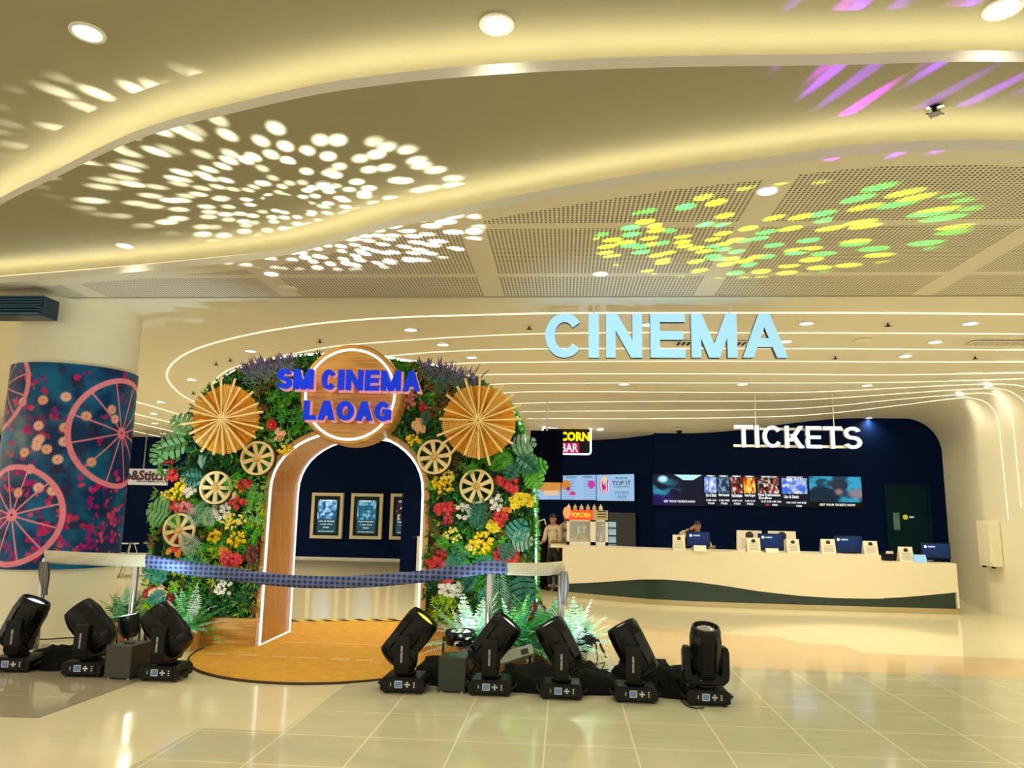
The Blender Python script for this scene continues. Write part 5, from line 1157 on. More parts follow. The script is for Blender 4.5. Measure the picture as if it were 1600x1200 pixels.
def tail(px, y0, y1, Y, w_px, m, label):
    p0, p1 = on_y(px, y0, Y-.05), on_y(px+1, y1, Y-.05); w_ = w_px*Y/1170; mb = MB(); n = 14; cols_ = 9; rows = []
    for j in range(n+1):
        t = j/n; c = p0.lerp(p1, t); ww = w_*(.55+.45*math.sin(PI*min(1, t*1.1+.1))); rows.append([c+Vector((ww*(i/(cols_-1)-.5), -.02*math.cos(i*2.2+t*2)-.02*math.cos(PI*(i/(cols_-1)-.5)), .0)) for i in range(cols_)])
    rows2 = [[q+Vector((0, .02, 0)) for q in r_] for r_ in rows]; nc = cols_
    mb.add([q for r_ in rows for q in r_], [(j*nc+i, j*nc+i+1, (j+1)*nc+i+1, (j+1)*nc+i) for j in range(n) for i in range(nc-1)]); mb.add([q for r_ in rows2 for q in r_], [(j*nc+i, (j+1)*nc+i, (j+1)*nc+i+1, j*nc+i+1) for j in range(n) for i in range(nc-1)])
    tag(mb.build('cloth_tail', m, smooth=True), label, 'cloth', 'barrier cloth tails')
tail(69, 878, 930, 7.95, 17, mat('grey cloth', (.22, .21, .20), .8), 'grey knotted cloth tail hanging on the far left post')
tail(881, 893, 945, 7.4, 15, mat('pale blue grey cloth', (.34, .37, .42), .8), 'pale blue grey cloth tail hanging on the rightmost post')

# ============================================================ STAGE LIGHTS
m_body = mat('black moulded case', (.0025, .003, .003), .36, noise=(10, .2), spec=.22); m_body2 = mat('black satin case', (.0015, .0015, .002), .25, spec=.3)
def spotlight(px, py, label, pan, tilt, lens_col, lens_e, base_rot=0, scale=1.0):
    b = on_z(px, py, .004); x, y = b.x, b.y+.10; S = scale
    t = thing('moving_head_light', label, 'stage light', (x, y, .004), 'moving head lights on the floor')
    Tb = Matrix.Translation((x, y, .004))@Matrix.Rotation(base_rot, 4, 'Z')@Matrix.Scale(S, 4)
    mb = MB(); hx, hy = .185, .14                                   # base, chamfered like the real case
    prof = [(-hx, .03), (-hx, .10), (-hx+.03, .135), (hx-.03, .135), (hx, .10), (hx, .03), (hx-.02, .018), (-hx+.02, .018)]
    mb.prism(prof, lambda u, v, d: tuple(Tb@Vector((u, d, v))), -hy, hy)
    mb.build('base', m_body, t, bevel=.008)
    for sx in (-1, 1):
        for sy in (-1, 1): mb = MB(); mb.lathe([(.022, 0), (.022, .02)], (sx*(hx-.045), sy*(hy-.04), 0), 10, Tb); mb.build('foot', m_blackr, t)
    mb = MB(); mb.box((-hx*.62, -hy-.008, .04), (hx*.72, -hy+.002, .118), 0, Tb); pn = mb.build('control_panel', m_body2, t)
    mb = MB(); mb.box((-hx*.30, -hy-.011, .055), (hx*.0, -hy-.008, .105), 0, Tb); mb.build('panel_screen', mat('panel screen', (.05, .10, .18), .2, emit=(.15, .3, .5), es=.25), pn)
    mb = MB()
    for (q, s_) in (((-hx*.32, hx*.02), (.052, .056)), ((-hx*.32, hx*.02), (.104, .108))): mb.box((q[0], -hy-.012, s_[0]), (q[1], -hy-.010, s_[1]), 0, Tb)
    for q in (-hx*.32, hx*.0): mb.box((q, -hy-.012, .052), (q+.004, -hy-.010, .108), 0, Tb)
    mb.build('screen_frame', m_whiteprint, pn)
    mb = MB(); cx = hx*.25
    for (dx, dz) in ((0, .016), (0, -.016), (.016, 0), (-.016, 0)): mb.cbox((cx+dx, -hy-.011, .08+dz), (.012, .004, .012), 0, Tb)
    mb.cbox((cx, -hy-.011, .08), (.006, .004, .034), 0, Tb); mb.cbox((cx, -hy-.011, .08), (.034, .004, .006), 0, Tb); mb.build('key_cross', m_whiteprint, pn)
    mb = MB()
    for i in range(3): mb.cbox((hx*.56, -hy-.010, .062+i*.017), (.010, .003, .008), 0, Tb); mb.cbox((-hx*.5, -hy-.010, .07+i*.01), (.008, .003, .004), 0, Tb)
    mb.build('panel_marks', m_whiteprint, pn)
    for sx in (-1, 1):
        mb = MB(); mb.tube([Tb@Vector((sx*(hx+.0), -.08, .055)), Tb@Vector((sx*(hx+.03), -.06, .07)), Tb@Vector((sx*(hx+.03), .06, .07)), Tb@Vector((sx*(hx+.0), .08, .055))], .010, 6); mb.build('side_handle', m_body, t)
    Ty = Tb@Matrix.Rotation(pan, 4, 'Z')
    mb = MB(); mb.lathe([(.09, .135), (.09, .16)], (0, 0, 0), 24, Ty); mb.prism([(-.19, .19), (-.15, .155), (.15, .155), (.19, .19), (.13, .235), (.07, .255), (-.07, .255), (-.13, .235)], lambda u, v, d: tuple(Ty@Vector((u, d, v))), -.062, .062)
    for sg_ in (-1, 1):
        pr = [(.13, .19), (.19, .19), (.200, .25), (.200, .43), (.185, .475), (.135, .475), (.135, .30), (.125, .24)]
        mb.prism([(sg_*u, v) for u, v in (pr if sg_ > 0 else pr[::-1])], lambda u, v, d: tuple(Ty@Vector((u, d, v))), -.065, .065)
    yk = mb.build('yoke', m_body, t, bevel=.010)
    for sg_ in (-1, 1):  # printed label up the outer face of each arm
        Ml = Ty@Matrix.Translation((sg_*.2015, .0, .33))@Matrix.Rotation(sg_*PI/2, 4, 'Z')@Matrix.Rotation(PI/2, 4, 'X')@Matrix.Rotation(PI/2, 4, 'Z')
        text('MOVING HEAD', 'arm_lettering', m_whiteprint, yk, .13, .017, .002, Ml)
    if abs(pan) < .5:
        mb = MB(); mb.ball((-.045, -.064, .205), (.015, .003, .015), 8, 5, 0, Ty); mb.build('maker_mark', m_whiteprint, yk); text('LIGHT', 'maker_lettering', m_whiteprint, yk, .05, .010, .002, Ty@Matrix.Translation((.0, -.064, .20))@Matrix.Rotation(PI/2, 4, 'X'))
    Th = Ty@Matrix.Translation((0, 0, .40))@Matrix.Rotation(tilt, 4, 'X')
    mb = MB(); Th = Th@Matrix.Diagonal((1.08, 1.2, 1.1, 1)); mb.lathe([(.055, -.195), (.10, -.175), (.115, -.10), (.118, .0), (.122, .10), (.120, .20), (.108, .235), (.096, .235), (.090, .20), (.0, .20)], (0, 0, 0), 28, Th)
    hd = mb.build('head', m_body, t, smooth=35)
    mb = MB()
    for k in range(4):  # raised ribs and cheeks of the head
        a = PI/4+PI/2*k; Mk = Th@Matrix.Rotation(a, 4, 'Z'); mb.prism([(.10, -.15), (.126, -.09), (.130, .13), (.118, .19), (.10, .19)], lambda u, v, d: tuple(Mk@Vector((u, d, v))), -.035, .035)
    for k in range(5): mb.lathe([(.119, -.16+k*.018), (.119, -.152+k*.018)], (0, 0, 0), 24, Th)
    mb.build('head_shell', m_body2, hd, bevel=.006)
    mb = MB(); prof = [(.086*math.sin(a), .200+.03*math.cos(a)) for a in np.linspace(PI/2, .02, 8)]; mb.lathe(prof, (0, 0, 0), 24, Th); mb.build('lens', mat('lens', lens_col, .05, emit=lens_col, es=lens_e, coat=1), hd, smooth=True)
    for sg_ in (-1, 1): mb = MB(); mb.lathe([(.055, .115), (.055, .14)], (0, 0, 0), 18, Ty@Matrix.Translation((0, 0, .40))@Matrix.Rotation(sg_*PI/2, 4, 'Y')); mb.build('pivot', m_blackr, hd)
    tip = Th@Vector((0, 0, .26)); ax = (Th@Vector((0, 0, 1.0))-Th@Vector((0, 0, 0))); return t, tip, ax
r90 = PI/2
HD = {}
HD['a'] = spotlight(14, 1050, 'black moving head light at the left frame edge, tilted right with a pale lens', r90+.15, .40, (.6, .75, .9), .9, base_rot=.12)
HD['b'] = spotlight(128, 1057, 'black moving head light tilted left, second from the left edge', r90, -.74, (.7, .85, .9), .5, base_rot=0.05)
HD['c'] = spotlight(249, 1064, 'black moving head light tilted left beside the fern pot', r90, -.78, (.5, .6, .6), .2, base_rot=0)
HD['d'] = spotlight(629, 1083, 'black moving head light with a yellow green lens, tilted right on the rug edge', r90, .66, (.75, .85, .05), 1.2, scale=1.03)
HD['e'] = spotlight(765, 1087, 'black moving head light before the chrome post, tilted right', r90, .66, (.8, .9, .85), .8, scale=1.0)
HD['f'] = spotlight(877, 1093, 'black moving head light tilted left before the rightmost post', r90, -.52, (.9, .95, 1), .8, scale=.97)
HD['g'] = spotlight(994, 1098, 'black moving head light tilted left with white glints, second from right', r90-.15, -.50, (.9, .95, 1), .9, scale=.97)
HD['h'] = spotlight(1107, 1103, 'black moving head light facing front with its head upright, rightmost', 0.03, .22, (.2, .2, .2), .1, scale=.96)
# speaker-like boxes
def blackbox(px, py, w_, d_, h_, label, m, rot=0, top=None):
    b = on_z(px, py, .004); t = thing('equipment_box', label, 'box', (b.x, b.y+d_/2, .004)); M = Matrix.Translation((b.x, b.y+d_/2, .004))@Matrix.Rotation(rot, 4, 'Z')
    mb = MB(); mb.box((-w_/2, -d_/2, .012), (w_/2, d_/2, h_), 0, M); mb.build('body', m, t, bevel=.006)
    for sx in (-1, 1):
        for sy in (-1, 1): mb = MB(); mb.lathe([(.012, 0), (.012, .014)], (sx*(w_/2-.03), sy*(d_/2-.03), 0), 8, M); mb.build('foot', m_white, t)
    mb = MB(); mb.box((-.04, -.04, h_), (.04, .01, h_+.008), 0, M); mb.build('top_plate', top or m_black, t)
blackbox(184, 1062, .26, .30, .29, 'dark grey box between two lights on the left', mat('dark grey case', (.045, .042, .035), .5), -.12)
blackbox(705, 1083, .24, .26, .29, 'black box with a green glint on top between two lights on the right', mat('green black case', (.012, .018, .013), .35), 0, mat('green glint paint', (.02, .2, .05), .3))  # green glint on the box is put into the top plate's colour
# round par can behind the box
p = on_z(712, 1060, .0); t = thing('par_light', 'round black wash light standing behind the black box', 'stage light', (p.x, p.y+.25, .004)); q = (p.x, p.y+.25, .004)
mb = MB(); mb.lathe([(.13, .26), (.155, .30), (.155, .37), (.145, .39), (.135, .37), (.0, .36)], q, 24); mb.build('can', m_body2, t, smooth=40)
mb = MB()
for k in range(7):
    a = 2*PI*k/7; mb.ball((q[0]+.08*math.cos(a), q[1]+.08*math.sin(a), .375), .022, 8, 5)
mb.build('lens_cells', m_whiteprint, t, smooth=True)
for sx in (-1, 1): mb = MB(); mb.tube([(q[0]+sx*.165, q[1], .33), (q[0]+sx*.17, q[1], .10), (q[0]+sx*.12, q[1], .016)], .010, 6); mb.build('bracket', m_body, t)
mb = MB(); mb.box((q[0]-.13, q[1]-.1, .004), (q[0]+.13, q[1]+.1, .02)); mb.build('floor_plate', m_body, t)
# grey flood light lying tilted
p = on_z(806, 1062, .0); t = thing('flood_light', 'grey tilted flood light bar lying among cables on the right', 'stage light', (p.x, p.y+.12, .004)); M = Matrix.Translation((p.x, p.y+.1, .20))@Matrix.Rotation(-.32, 4, 'Y')@Matrix.Rotation(-.5, 4, 'X')
mb = MB(); mb.prism([(-.17, -.05), (.16, -.05), (.17, .05), (-.15, .06)], lambda u, v, d: tuple(M@Vector((u, d, v))), -.05, .05); mb.build('body', mat('silver grey case', (.34, .36, .34), .4, metal=.3), t, bevel=.006)
mb = MB(); mb.box((.05, -.055, -.03), (.12, -.05, .02), 0, M); mb.build('label_plate', m_ink, t)
for u in (-.06, .08): mb = MB(); mb.tube([M@Vector((u-.03, 0, .055)), M@Vector((u-.03, 0, .075)), M@Vector((u+.03, 0, .075)), M@Vector((u+.03, 0, .055))], .008, 6); mb.build('handle', m_black, t)
mb = MB(); mb.tube([M@Vector((-.12, .0, -.05)), (p.x-.1, p.y+.12, .012)], .012, 6); mb.tube([M@Vector((.12, .0, -.05)), (p.x+.12, p.y+.12, .012)], .012, 6); mb.build('stand', m_black, t)
# small black spot behind the right post
p = on_z(916, 1062, .0); t = thing('small_spotlight', 'small black spotlight with a stand behind the two right lights', 'stage light', (p.x, p.y+.3, .004)); q = Vector((p.x, p.y+.3, 0))
M = Matrix.Translation(q+Vector((0, 0, .30)))@Matrix.Rotation(.7, 4, 'Y')
mb = MB(); mb.lathe([(.05, -.12), (.085, -.08), (.09, .08), (.08, .09), (.02, .085)], (0, 0, 0), 18, M); mb.build('can', m_body2, t, smooth=40)
mb = MB(); mb.tube([q+Vector((.1, 0, .32)), q+Vector((.12, 0, .1)), q+Vector((.0, 0, .015))], .009, 6); mb.tube([q+Vector((-.1, 0, .3)), q+Vector((-.1, 0, .1)), q+Vector((.0, 0, .015))], .009, 6); mb.tube([q+Vector((.12, 0, .32)), q+Vector((.2, -.1, .17))], .012, 6); mb.build('bracket', m_body, t)
p = on_z(150, 1035, 0); t = thing('small_spotlight', 'small black spotlight with white glow behind the second light from left', 'stage light', (p.x+.1, p.y+.35, .004)); q = Vector((p.x+.1, p.y+.35, 0))
M = Matrix.Translation(q+Vector((0, 0, .30)))@Matrix.Rotation(-.2, 4, 'Y'); mb = MB(); mb.lathe([(.06, -.12), (.1, -.06), (.11, .10), (.10, .11), (.02, .10)], (0, 0, 0), 18, M); mb.build('can', m_body2, t, smooth=40)
mb = MB(); mb.lathe([(.09, .108), (.01, .115)], (0, 0, 0), 18, M); mb.build('lens', emi('cool white lens', (.8, 1, .95), 3), t)
mb = MB(); mb.tube([q+Vector((.12, 0, .3)), q+Vector((.12, 0, .05)), q+Vector((-.12, 0, .05)), q+Vector((-.12, 0, .3))], .01, 6); mb.box((q.x-.12, q.y-.1, .004), (q.x+.12, q.y+.1, .05)); mb.build('bracket', m_body, t)
p = on_z(225, 1030, 0); t = thing('small_spotlight', 'small black spotlight behind the third light from left, half hidden', 'stage light', (p.x, p.y+.45, .004)); q = Vector((p.x, p.y+.45, 0))
M = Matrix.Translation(q+Vector((0, 0, .26)))@Matrix.Rotation(.3, 4, 'Y'); mb = MB(); mb.lathe([(.06, -.12), (.09, -.06), (.10, .10), (.02, .09)], (0, 0, 0), 18, M); mb.build('can', m_body2, t, smooth=40)
mb = MB(); mb.tube([q+Vector((.11, 0, .28)), q+Vector((.11, 0, .02)), q+Vector((-.11, 0, .02)), q+Vector((-.11, 0, .28))], .01, 6); mb.build('bracket', m_body, t)

# crumpled black cloths along the floor
def heap(pxs, label, wy=.28, hh=.14, seed=0):
    pts = catmull([on_z(px, py, 0) for px, py in pxs], 10); rn = random.Random(seed); mb = MB(); n = len(pts); m_ = 13; V = []
    for i, p in enumerate(pts):
        e = math.sin(PI*min(1, max(0, (i+.5)/n)))**.35
        for j in range(m_):
            t = j/(m_-1); nx = fbm(np.array([p.x*.9+seed]), np.array([t*1.2+seed]), 5, 31)[0]; edge = math.sin(PI*t)**.6
            V.append((p.x+.03*math.sin(j*2.1+i), p.y+(t-.12)*wy*e, .006+max(0, hh*e*edge*(.25+1.2*nx))))
    mb.add(V, [(i*m_+j, (i+1)*m_+j, (i+1)*m_+j+1, i*m_+j+1) for i in range(n-1) for j in range(m_-1)]); tag(mb.build('black_cloth', m_cloth, smooth=True), label, 'cloth', 'black cloths on the floor')
heap([(30, 1040), (75, 1047), (120, 1045), (165, 1040)], 'crumpled black cloth between the two leftmost lights', .55, .20, 2)
heap([(650, 1066), (690, 1072), (740, 1078)], 'crumpled black cloth behind the yellow lens light', .5, .20, 4)
heap([(775, 1078), (830, 1082), (880, 1084), (930, 1085), (975, 1086)], 'crumpled black cloth between the lights right of the rug', .6, .20, 6)
heap([(960, 1078), (990, 1083), (1030, 1088), (1060, 1091), (1092, 1095)], 'crumpled black cloth running to the rightmost light', .6, .30, 9)
# cables
def cable(L, r_, label, z=.014):
    mb = MB(); mb.tube(catmull([on_z(q[0], q[1], z if len(q) < 3 else q[2])+Vector((0, 0, 0)) for q in L], 8), r_, 6); tag(mb.build('cable', m_blackr, smooth=True), label, 'cable', 'cables on the floor')
cable([(275, 1054), (292, 1047), (300, 1040), (291, 1034)], .006, 'thin black cable curling beside the third light from left')
cable([(585, 1062), (600, 1061), (615, 1064), (625, 1070)], .007, 'thin black cable at the rug edge by the yellow lens light')
cable([(820, 1050), (850, 1038), (880, 1052), (850, 1064), (830, 1052), (870, 1044), (905, 1050)], .007, 'looped black cables behind the grey flood light', .05)
cable([(920, 1045), (945, 1035), (935, 1050), (915, 1052), (950, 1046), (932, 1062), (940, 1070)], .006, 'tangled black cable right of the small spotlight', .06)
cable([(1060, 1088), (1070, 1100), (1085, 1106), (1100, 1106)], .006, 'black cable reaching the rightmost light')
cable([(40, 998), (70, 999), (100, 997), (130, 996)], .008, 'thin dark cable on the floor before the white column')
p = on_z(890, 1075, .03); mb = MB(); mb.cbox((p.x, p.y, .12), (.16, .05, .03), 0); mb.cbox((p.x-.06, p.y, .14), (.05, .06, .05)); tag(mb.build('white_clamp', mat('white metal', (.6, .65, .62), .4), bevel=.004), 'small white metal clamp on the black cloth by the light', 'clamp')

# ============================================================ PEOPLE (behind the counter)
def skin_body(name, joints, edges, radii, m, parent, sub=1, root=0):
    me = bpy.data.meshes.new(name); me.from_pydata([tuple(j) for j in joints], edges, []); o = bpy.data.objects.new(name, me); C.objects.link(o)
    sk = o.modifiers.new('s', 'SKIN'); sk.use_smooth_shade = True
    for i, r_ in enumerate(radii):
        me.skin_vertices[0].data[i].radius = r_ if hasattr(r_, '__len__') else (r_, r_)
        me.skin_vertices[0].data[i].use_root = (i == root)
    s_ = o.modifiers.new('u', 'SUBSURF'); s_.levels = sub; s_.render_levels = sub; me.materials.append(m)
    dg = bpy.context.evaluated_depsgraph_get(); dg.update(); m2 = bpy.data.meshes.new_from_object(o.evaluated_get(dg)); C.objects.unlink(o); bpy.data.objects.remove(o)
    m2.materials.clear(); m2.materials.append(m); q = WPOS.get(parent.name, parent.location)
    for v in m2.vertices: v.co = v.co-Vector(q)
    ob = bpy.data.objects.new(name, m2); C.objects.link(ob); ob.parent = parent; WPOS[ob.name] = tuple(q)
    for pl in m2.polygons: pl.use_smooth = True
    return ob
def person(x, y, height, face, label, arm_r, arm_l, shirt, lean=0, head_tilt=(0, 0)):
    """standing figure; face = direction it looks (radians about Z, 0 = towards the viewer); arms: (elbow, hand) offsets from the shoulder, right = viewer's left when facing the viewer"""
    s = height/1.7; t = thing('person', label, 'person', (x, y, 0)); B = Matrix.Translation((x, y, 0))@Matrix.Rotation(face, 4, 'Z')@Matrix.Scale(s, 4); T = lambda a, b, c: B@Vector((a, b, c))
    J = [T(0, 0, .95), T(0, -lean*.4, 1.15), T(0, -lean*.8, 1.34), T(0, -lean, 1.43), T(0, -lean-.01, 1.50), T(0, -lean-.02, 1.56)]
    E = [(0, 1), (1, 2), (2, 3), (3, 4), (4, 5)]; Rr = [(.15, .10), (.13, .095), (.16, .10), (.09, .07), (.05, .05), (.055, .055)]; Rr = [(a*s, b*s) for a, b in Rr]
    sh = []
    for sgn, arm in ((-1, arm_r), (1, arm_l)):
        i = len(J); S_ = Vector((sgn*.17, -lean*.95, 1.38)); el = S_+Vector(arm[0]); ha = el+Vector(arm[1]); J += [B@S_, B@el, B@(el.lerp(ha, .92))]; E += [(3, i), (i, i+1), (i+1, i+2)]; Rr += [(.055*s, .055*s), (.040*s, .040*s), (.026*s, .026*s)]; sh.append((S_, el, ha))
    for sgn in (-1, 1):
        i = len(J); J += [T(sgn*.09, 0, .86), T(sgn*.10, -.02, .48), T(sgn*.10, .0, .09), T(sgn*.11, -.14, .04)]; E += [(0, i), (i, i+1), (i+1, i+2), (i+2, i+3)]; Rr += [(.085*s, .085*s), (.06*s, .06*s), (.04*s, .04*s), (.035*s, .03*s)]
    body = skin_body('body', J, E, Rr, m_skin, t)
    # head with face
    Hm = B@Matrix.Translation((0, -lean-.03, 1.605))@Matrix.Rotation(head_tilt[0], 4, 'X')@Matrix.Rotation(head_tilt[1], 4, 'Y')
    mb = MB(); mb.ball((0, 0, 0), (.075, .092, .112), 18, 14, 0, Hm); mb.ball((0, -.05, -.055), (.048, .042, .045), 12, 8, 0, Hm)
    mb.add([Hm@Vector(q) for q in ((0, -.088, .015), (-.013, -.09, -.022), (.013, -.09, -.022), (0, -.112, -.018))], [(0, 1, 3), (0, 3, 2), (1, 2, 3)])
    for sgn in (-1, 1): mb.ball((sgn*.077, .005, -.005), (.012, .02, .028), 8, 6, 0, Hm)
    mb.ball((0, -.0, -.10), (.045, .045, .07), 12, 6, 0, Hm)
    mb.build('head', m_skin, t, smooth=True)
    mb = MB()
    for sgn in (-1, 1): mb.ball((sgn*.028, -.083, .012), (.011, .006, .006), 8, 5, 0, Hm); mb.cbox((sgn*.028, -.086, .032), (.028, .006, .005), 0, Hm)
    mb.build('eyes', m_hair, t); mb = MB(); mb.ball((0, -.089, -.048), (.02, .006, .006), 8, 5, 0, Hm); mb.build('mouth', mat('lips', (.3, .08, .07), .5), t)
    mb = MB(); prof = [(.086*math.sin(a), .118*math.cos(a)) for a in np.linspace(0.05, PI*.62, 9)]
    for_ = []; seg = 20
    for k in range(seg):
        a = 2*PI*k/seg; front_ = max(0, -math.sin(a))
        for i, (r_, z) in enumerate(prof):
            zz_ = z if front_ < .3 else max(z, .045); for_.append(Hm@Vector((r_*math.cos(a)*1.0, r_*math.sin(a)*1.14+.006, zz_+.006)))
    n = len(prof); mb.add(for_, [(k*n+i, ((k+1) % seg)*n+i, ((k+1) % seg)*n+i+1, k*n+i+1) for k in range(seg) for i in range(n-1)]); mb.add([Hm@Vector((0, 0, .124))]+for_[::n], [(0, 1+k, 1+(k+1) % seg) for k in range(seg)]); mb.build('hair', m_hair, t, smooth=True)
    # shirt with sleeves over the torso
    J2 = [J[0], J[1], J[2], J[3]+Vector((0, 0, -.01))]; E2_ = [(0, 1), (1, 2), (2, 3)]; R2 = [(.165*s, .118*s), (.148*s, .112*s), (.175*s, .118*s), (.095*s, .085*s)]
    for (S_, el, ha) in sh: i = len(J2); J2 += [B@S_, B@(S_.lerp(el, .95)), B@(el.lerp(ha, .55))]; E2_ += [(3, i), (i, i+1), (i+1, i+2)]; R2 += [(.07*s, .07*s), (.054*s, .054*s), (.045*s, .045*s)]
    skin_body('shirt', J2, E2_, R2, shirt, t)
    JT = [T(0, 0, .99), T(0, 0, .90)]; ET = [(0, 1)]; RT = [(.16*s, .12*s), (.165*s, .125*s)]
    for sgn in (-1, 1): i = len(JT); JT += [T(sgn*.09, 0, .84), T(sgn*.10, -.02, .48), T(sgn*.10, .0, .11)]; ET += [(1, i), (i, i+1), (i+1, i+2)]; RT += [(.10*s, .10*s), (.075*s, .075*s), (.06*s, .06*s)]
    skin_body('trousers', JT, ET, RT, m_trouser, t)
    for sgn in (-1, 1): mb = MB(); mb.ball((sgn*.108, -.07, .045), (.05, .13, .05), 12, 8, 0, B); mb.build('shoe', m_blackr, t, smooth=True)
    # hands with fingers
    for k, (S_, el, ha) in enumerate(sh):
        d = (ha-el).normalized(); side = d.cross(Vector((0, 1, 0))); side = side.normalized() if side.length > .1 else Vector((1, 0, 0)); pz = d.cross(side)
        w0 = el.lerp(ha, .92); JJ = [w0, w0+d*.05, w0+d*.09]; EE = [(0, 1), (1, 2)]; RR_ = [.024, .034, .03]
        for f_ in range(4):
            i = len(JJ); o_ = side*(f_-1.5)*.019; ln = (.065, .075, .07, .055)[f_]; JJ += [w0+d*.09+o_, w0+d*(.09+ln*.55)+o_*1.1+pz*.006, w0+d*(.09+ln)+o_*1.1+pz*.02]; EE += [(2, i), (i, i+1), (i+1, i+2)]; RR_ += [.010, .009, .007]
        i = len(JJ); JJ += [w0+d*.035-side*.035, w0+d*.075-side*.055+pz*.01]; EE += [(1, i), (i, i+1)]; RR_ += [.012, .009]
        skin_body('hand', [B@j for j in JJ], EE, [r_*s for r_ in RR_], m_skin, t)
    return t
p = on_y(866, 806, 14.9); person(p.x, 14.9, p.z+.03, -.5, 'person in a cream uniform with dark hair looking down behind the counter by the arch', ((-.04, -.05, -.27), (.05, -.2, -.04)), ((.05, -.05, -.27), (-.05, -.2, -.02)), m_shirt, .03, (.35, 0))
p = on_y(885, 804, 15.5); person(p.x, 15.5, p.z+.03, .6, 'person in a cream uniform half hidden behind the popcorn machine', ((-.06, .0, -.28), (.02, -.15, -.1)), ((.06, .0, -.28), (-.02, -.15, -.1)), m_shirt, 0, (.3, 0))
p = on_y(1089, 816, 14.15); sx = on_y(1058, 852, 14.15); person(p.x, 14.15, p.z+.01, .1, 'person with dark hair behind the left monitor holding one arm up to the head', ((-.26, .0, .03), (.26, -.05, .13)), ((.1, -.12, -.25), (-.02, -.22, .02)), m_shirt, 0, (.2, 0))
# dark coat rack thing near the arch end
p = on_y(848, 812, 15.2); t = thing('dressed_stand', 'dark draped stand with a white loop between the arch and the people', 'stand', (p.x, 15.2, 0))
mb = MB(); mb.lathe([(.16, .0), (.15, .5), (.20, 1.05), (.12, 1.3), (.03, p.z-.02)], (p.x, 15.2, 0), 20); mb.build('drape', m_cloth, t, smooth=True)
mb = MB(); mb.tube([(p.x-.17, 15.08, p.z-.12), (p.x-.08, 15.08, p.z-.03), (p.x+.04, 15.06, p.z+.01), (p.x+.07, 15.05, p.z-.1)], .016, 6); mb.build('white_loop', m_white, t)
# white planter seen at the right of the doorway
p0 = on_y(650, 883, 16.5); p1 = on_y(659, 838, 16.5); t = thing('planter', 'tall white planter with dark leaves seen at the right edge of the doorway', 'planter', ((p0.x+p1.x)/2, 16.5, 0))
mb = MB(); mb.box((p0.x, 16.5, 0), (p1.x+.1, 16.85, p1.z)); mb.build('pot', m_counter, t, bevel=.02)
mb = MB(); fern(mb, Vector(((p0.x+p1.x)/2+.1, 16.65, p1.z)), 14, .45, .08, [2, 4, 4], 1.3); mb.build('leaves', FG, t)

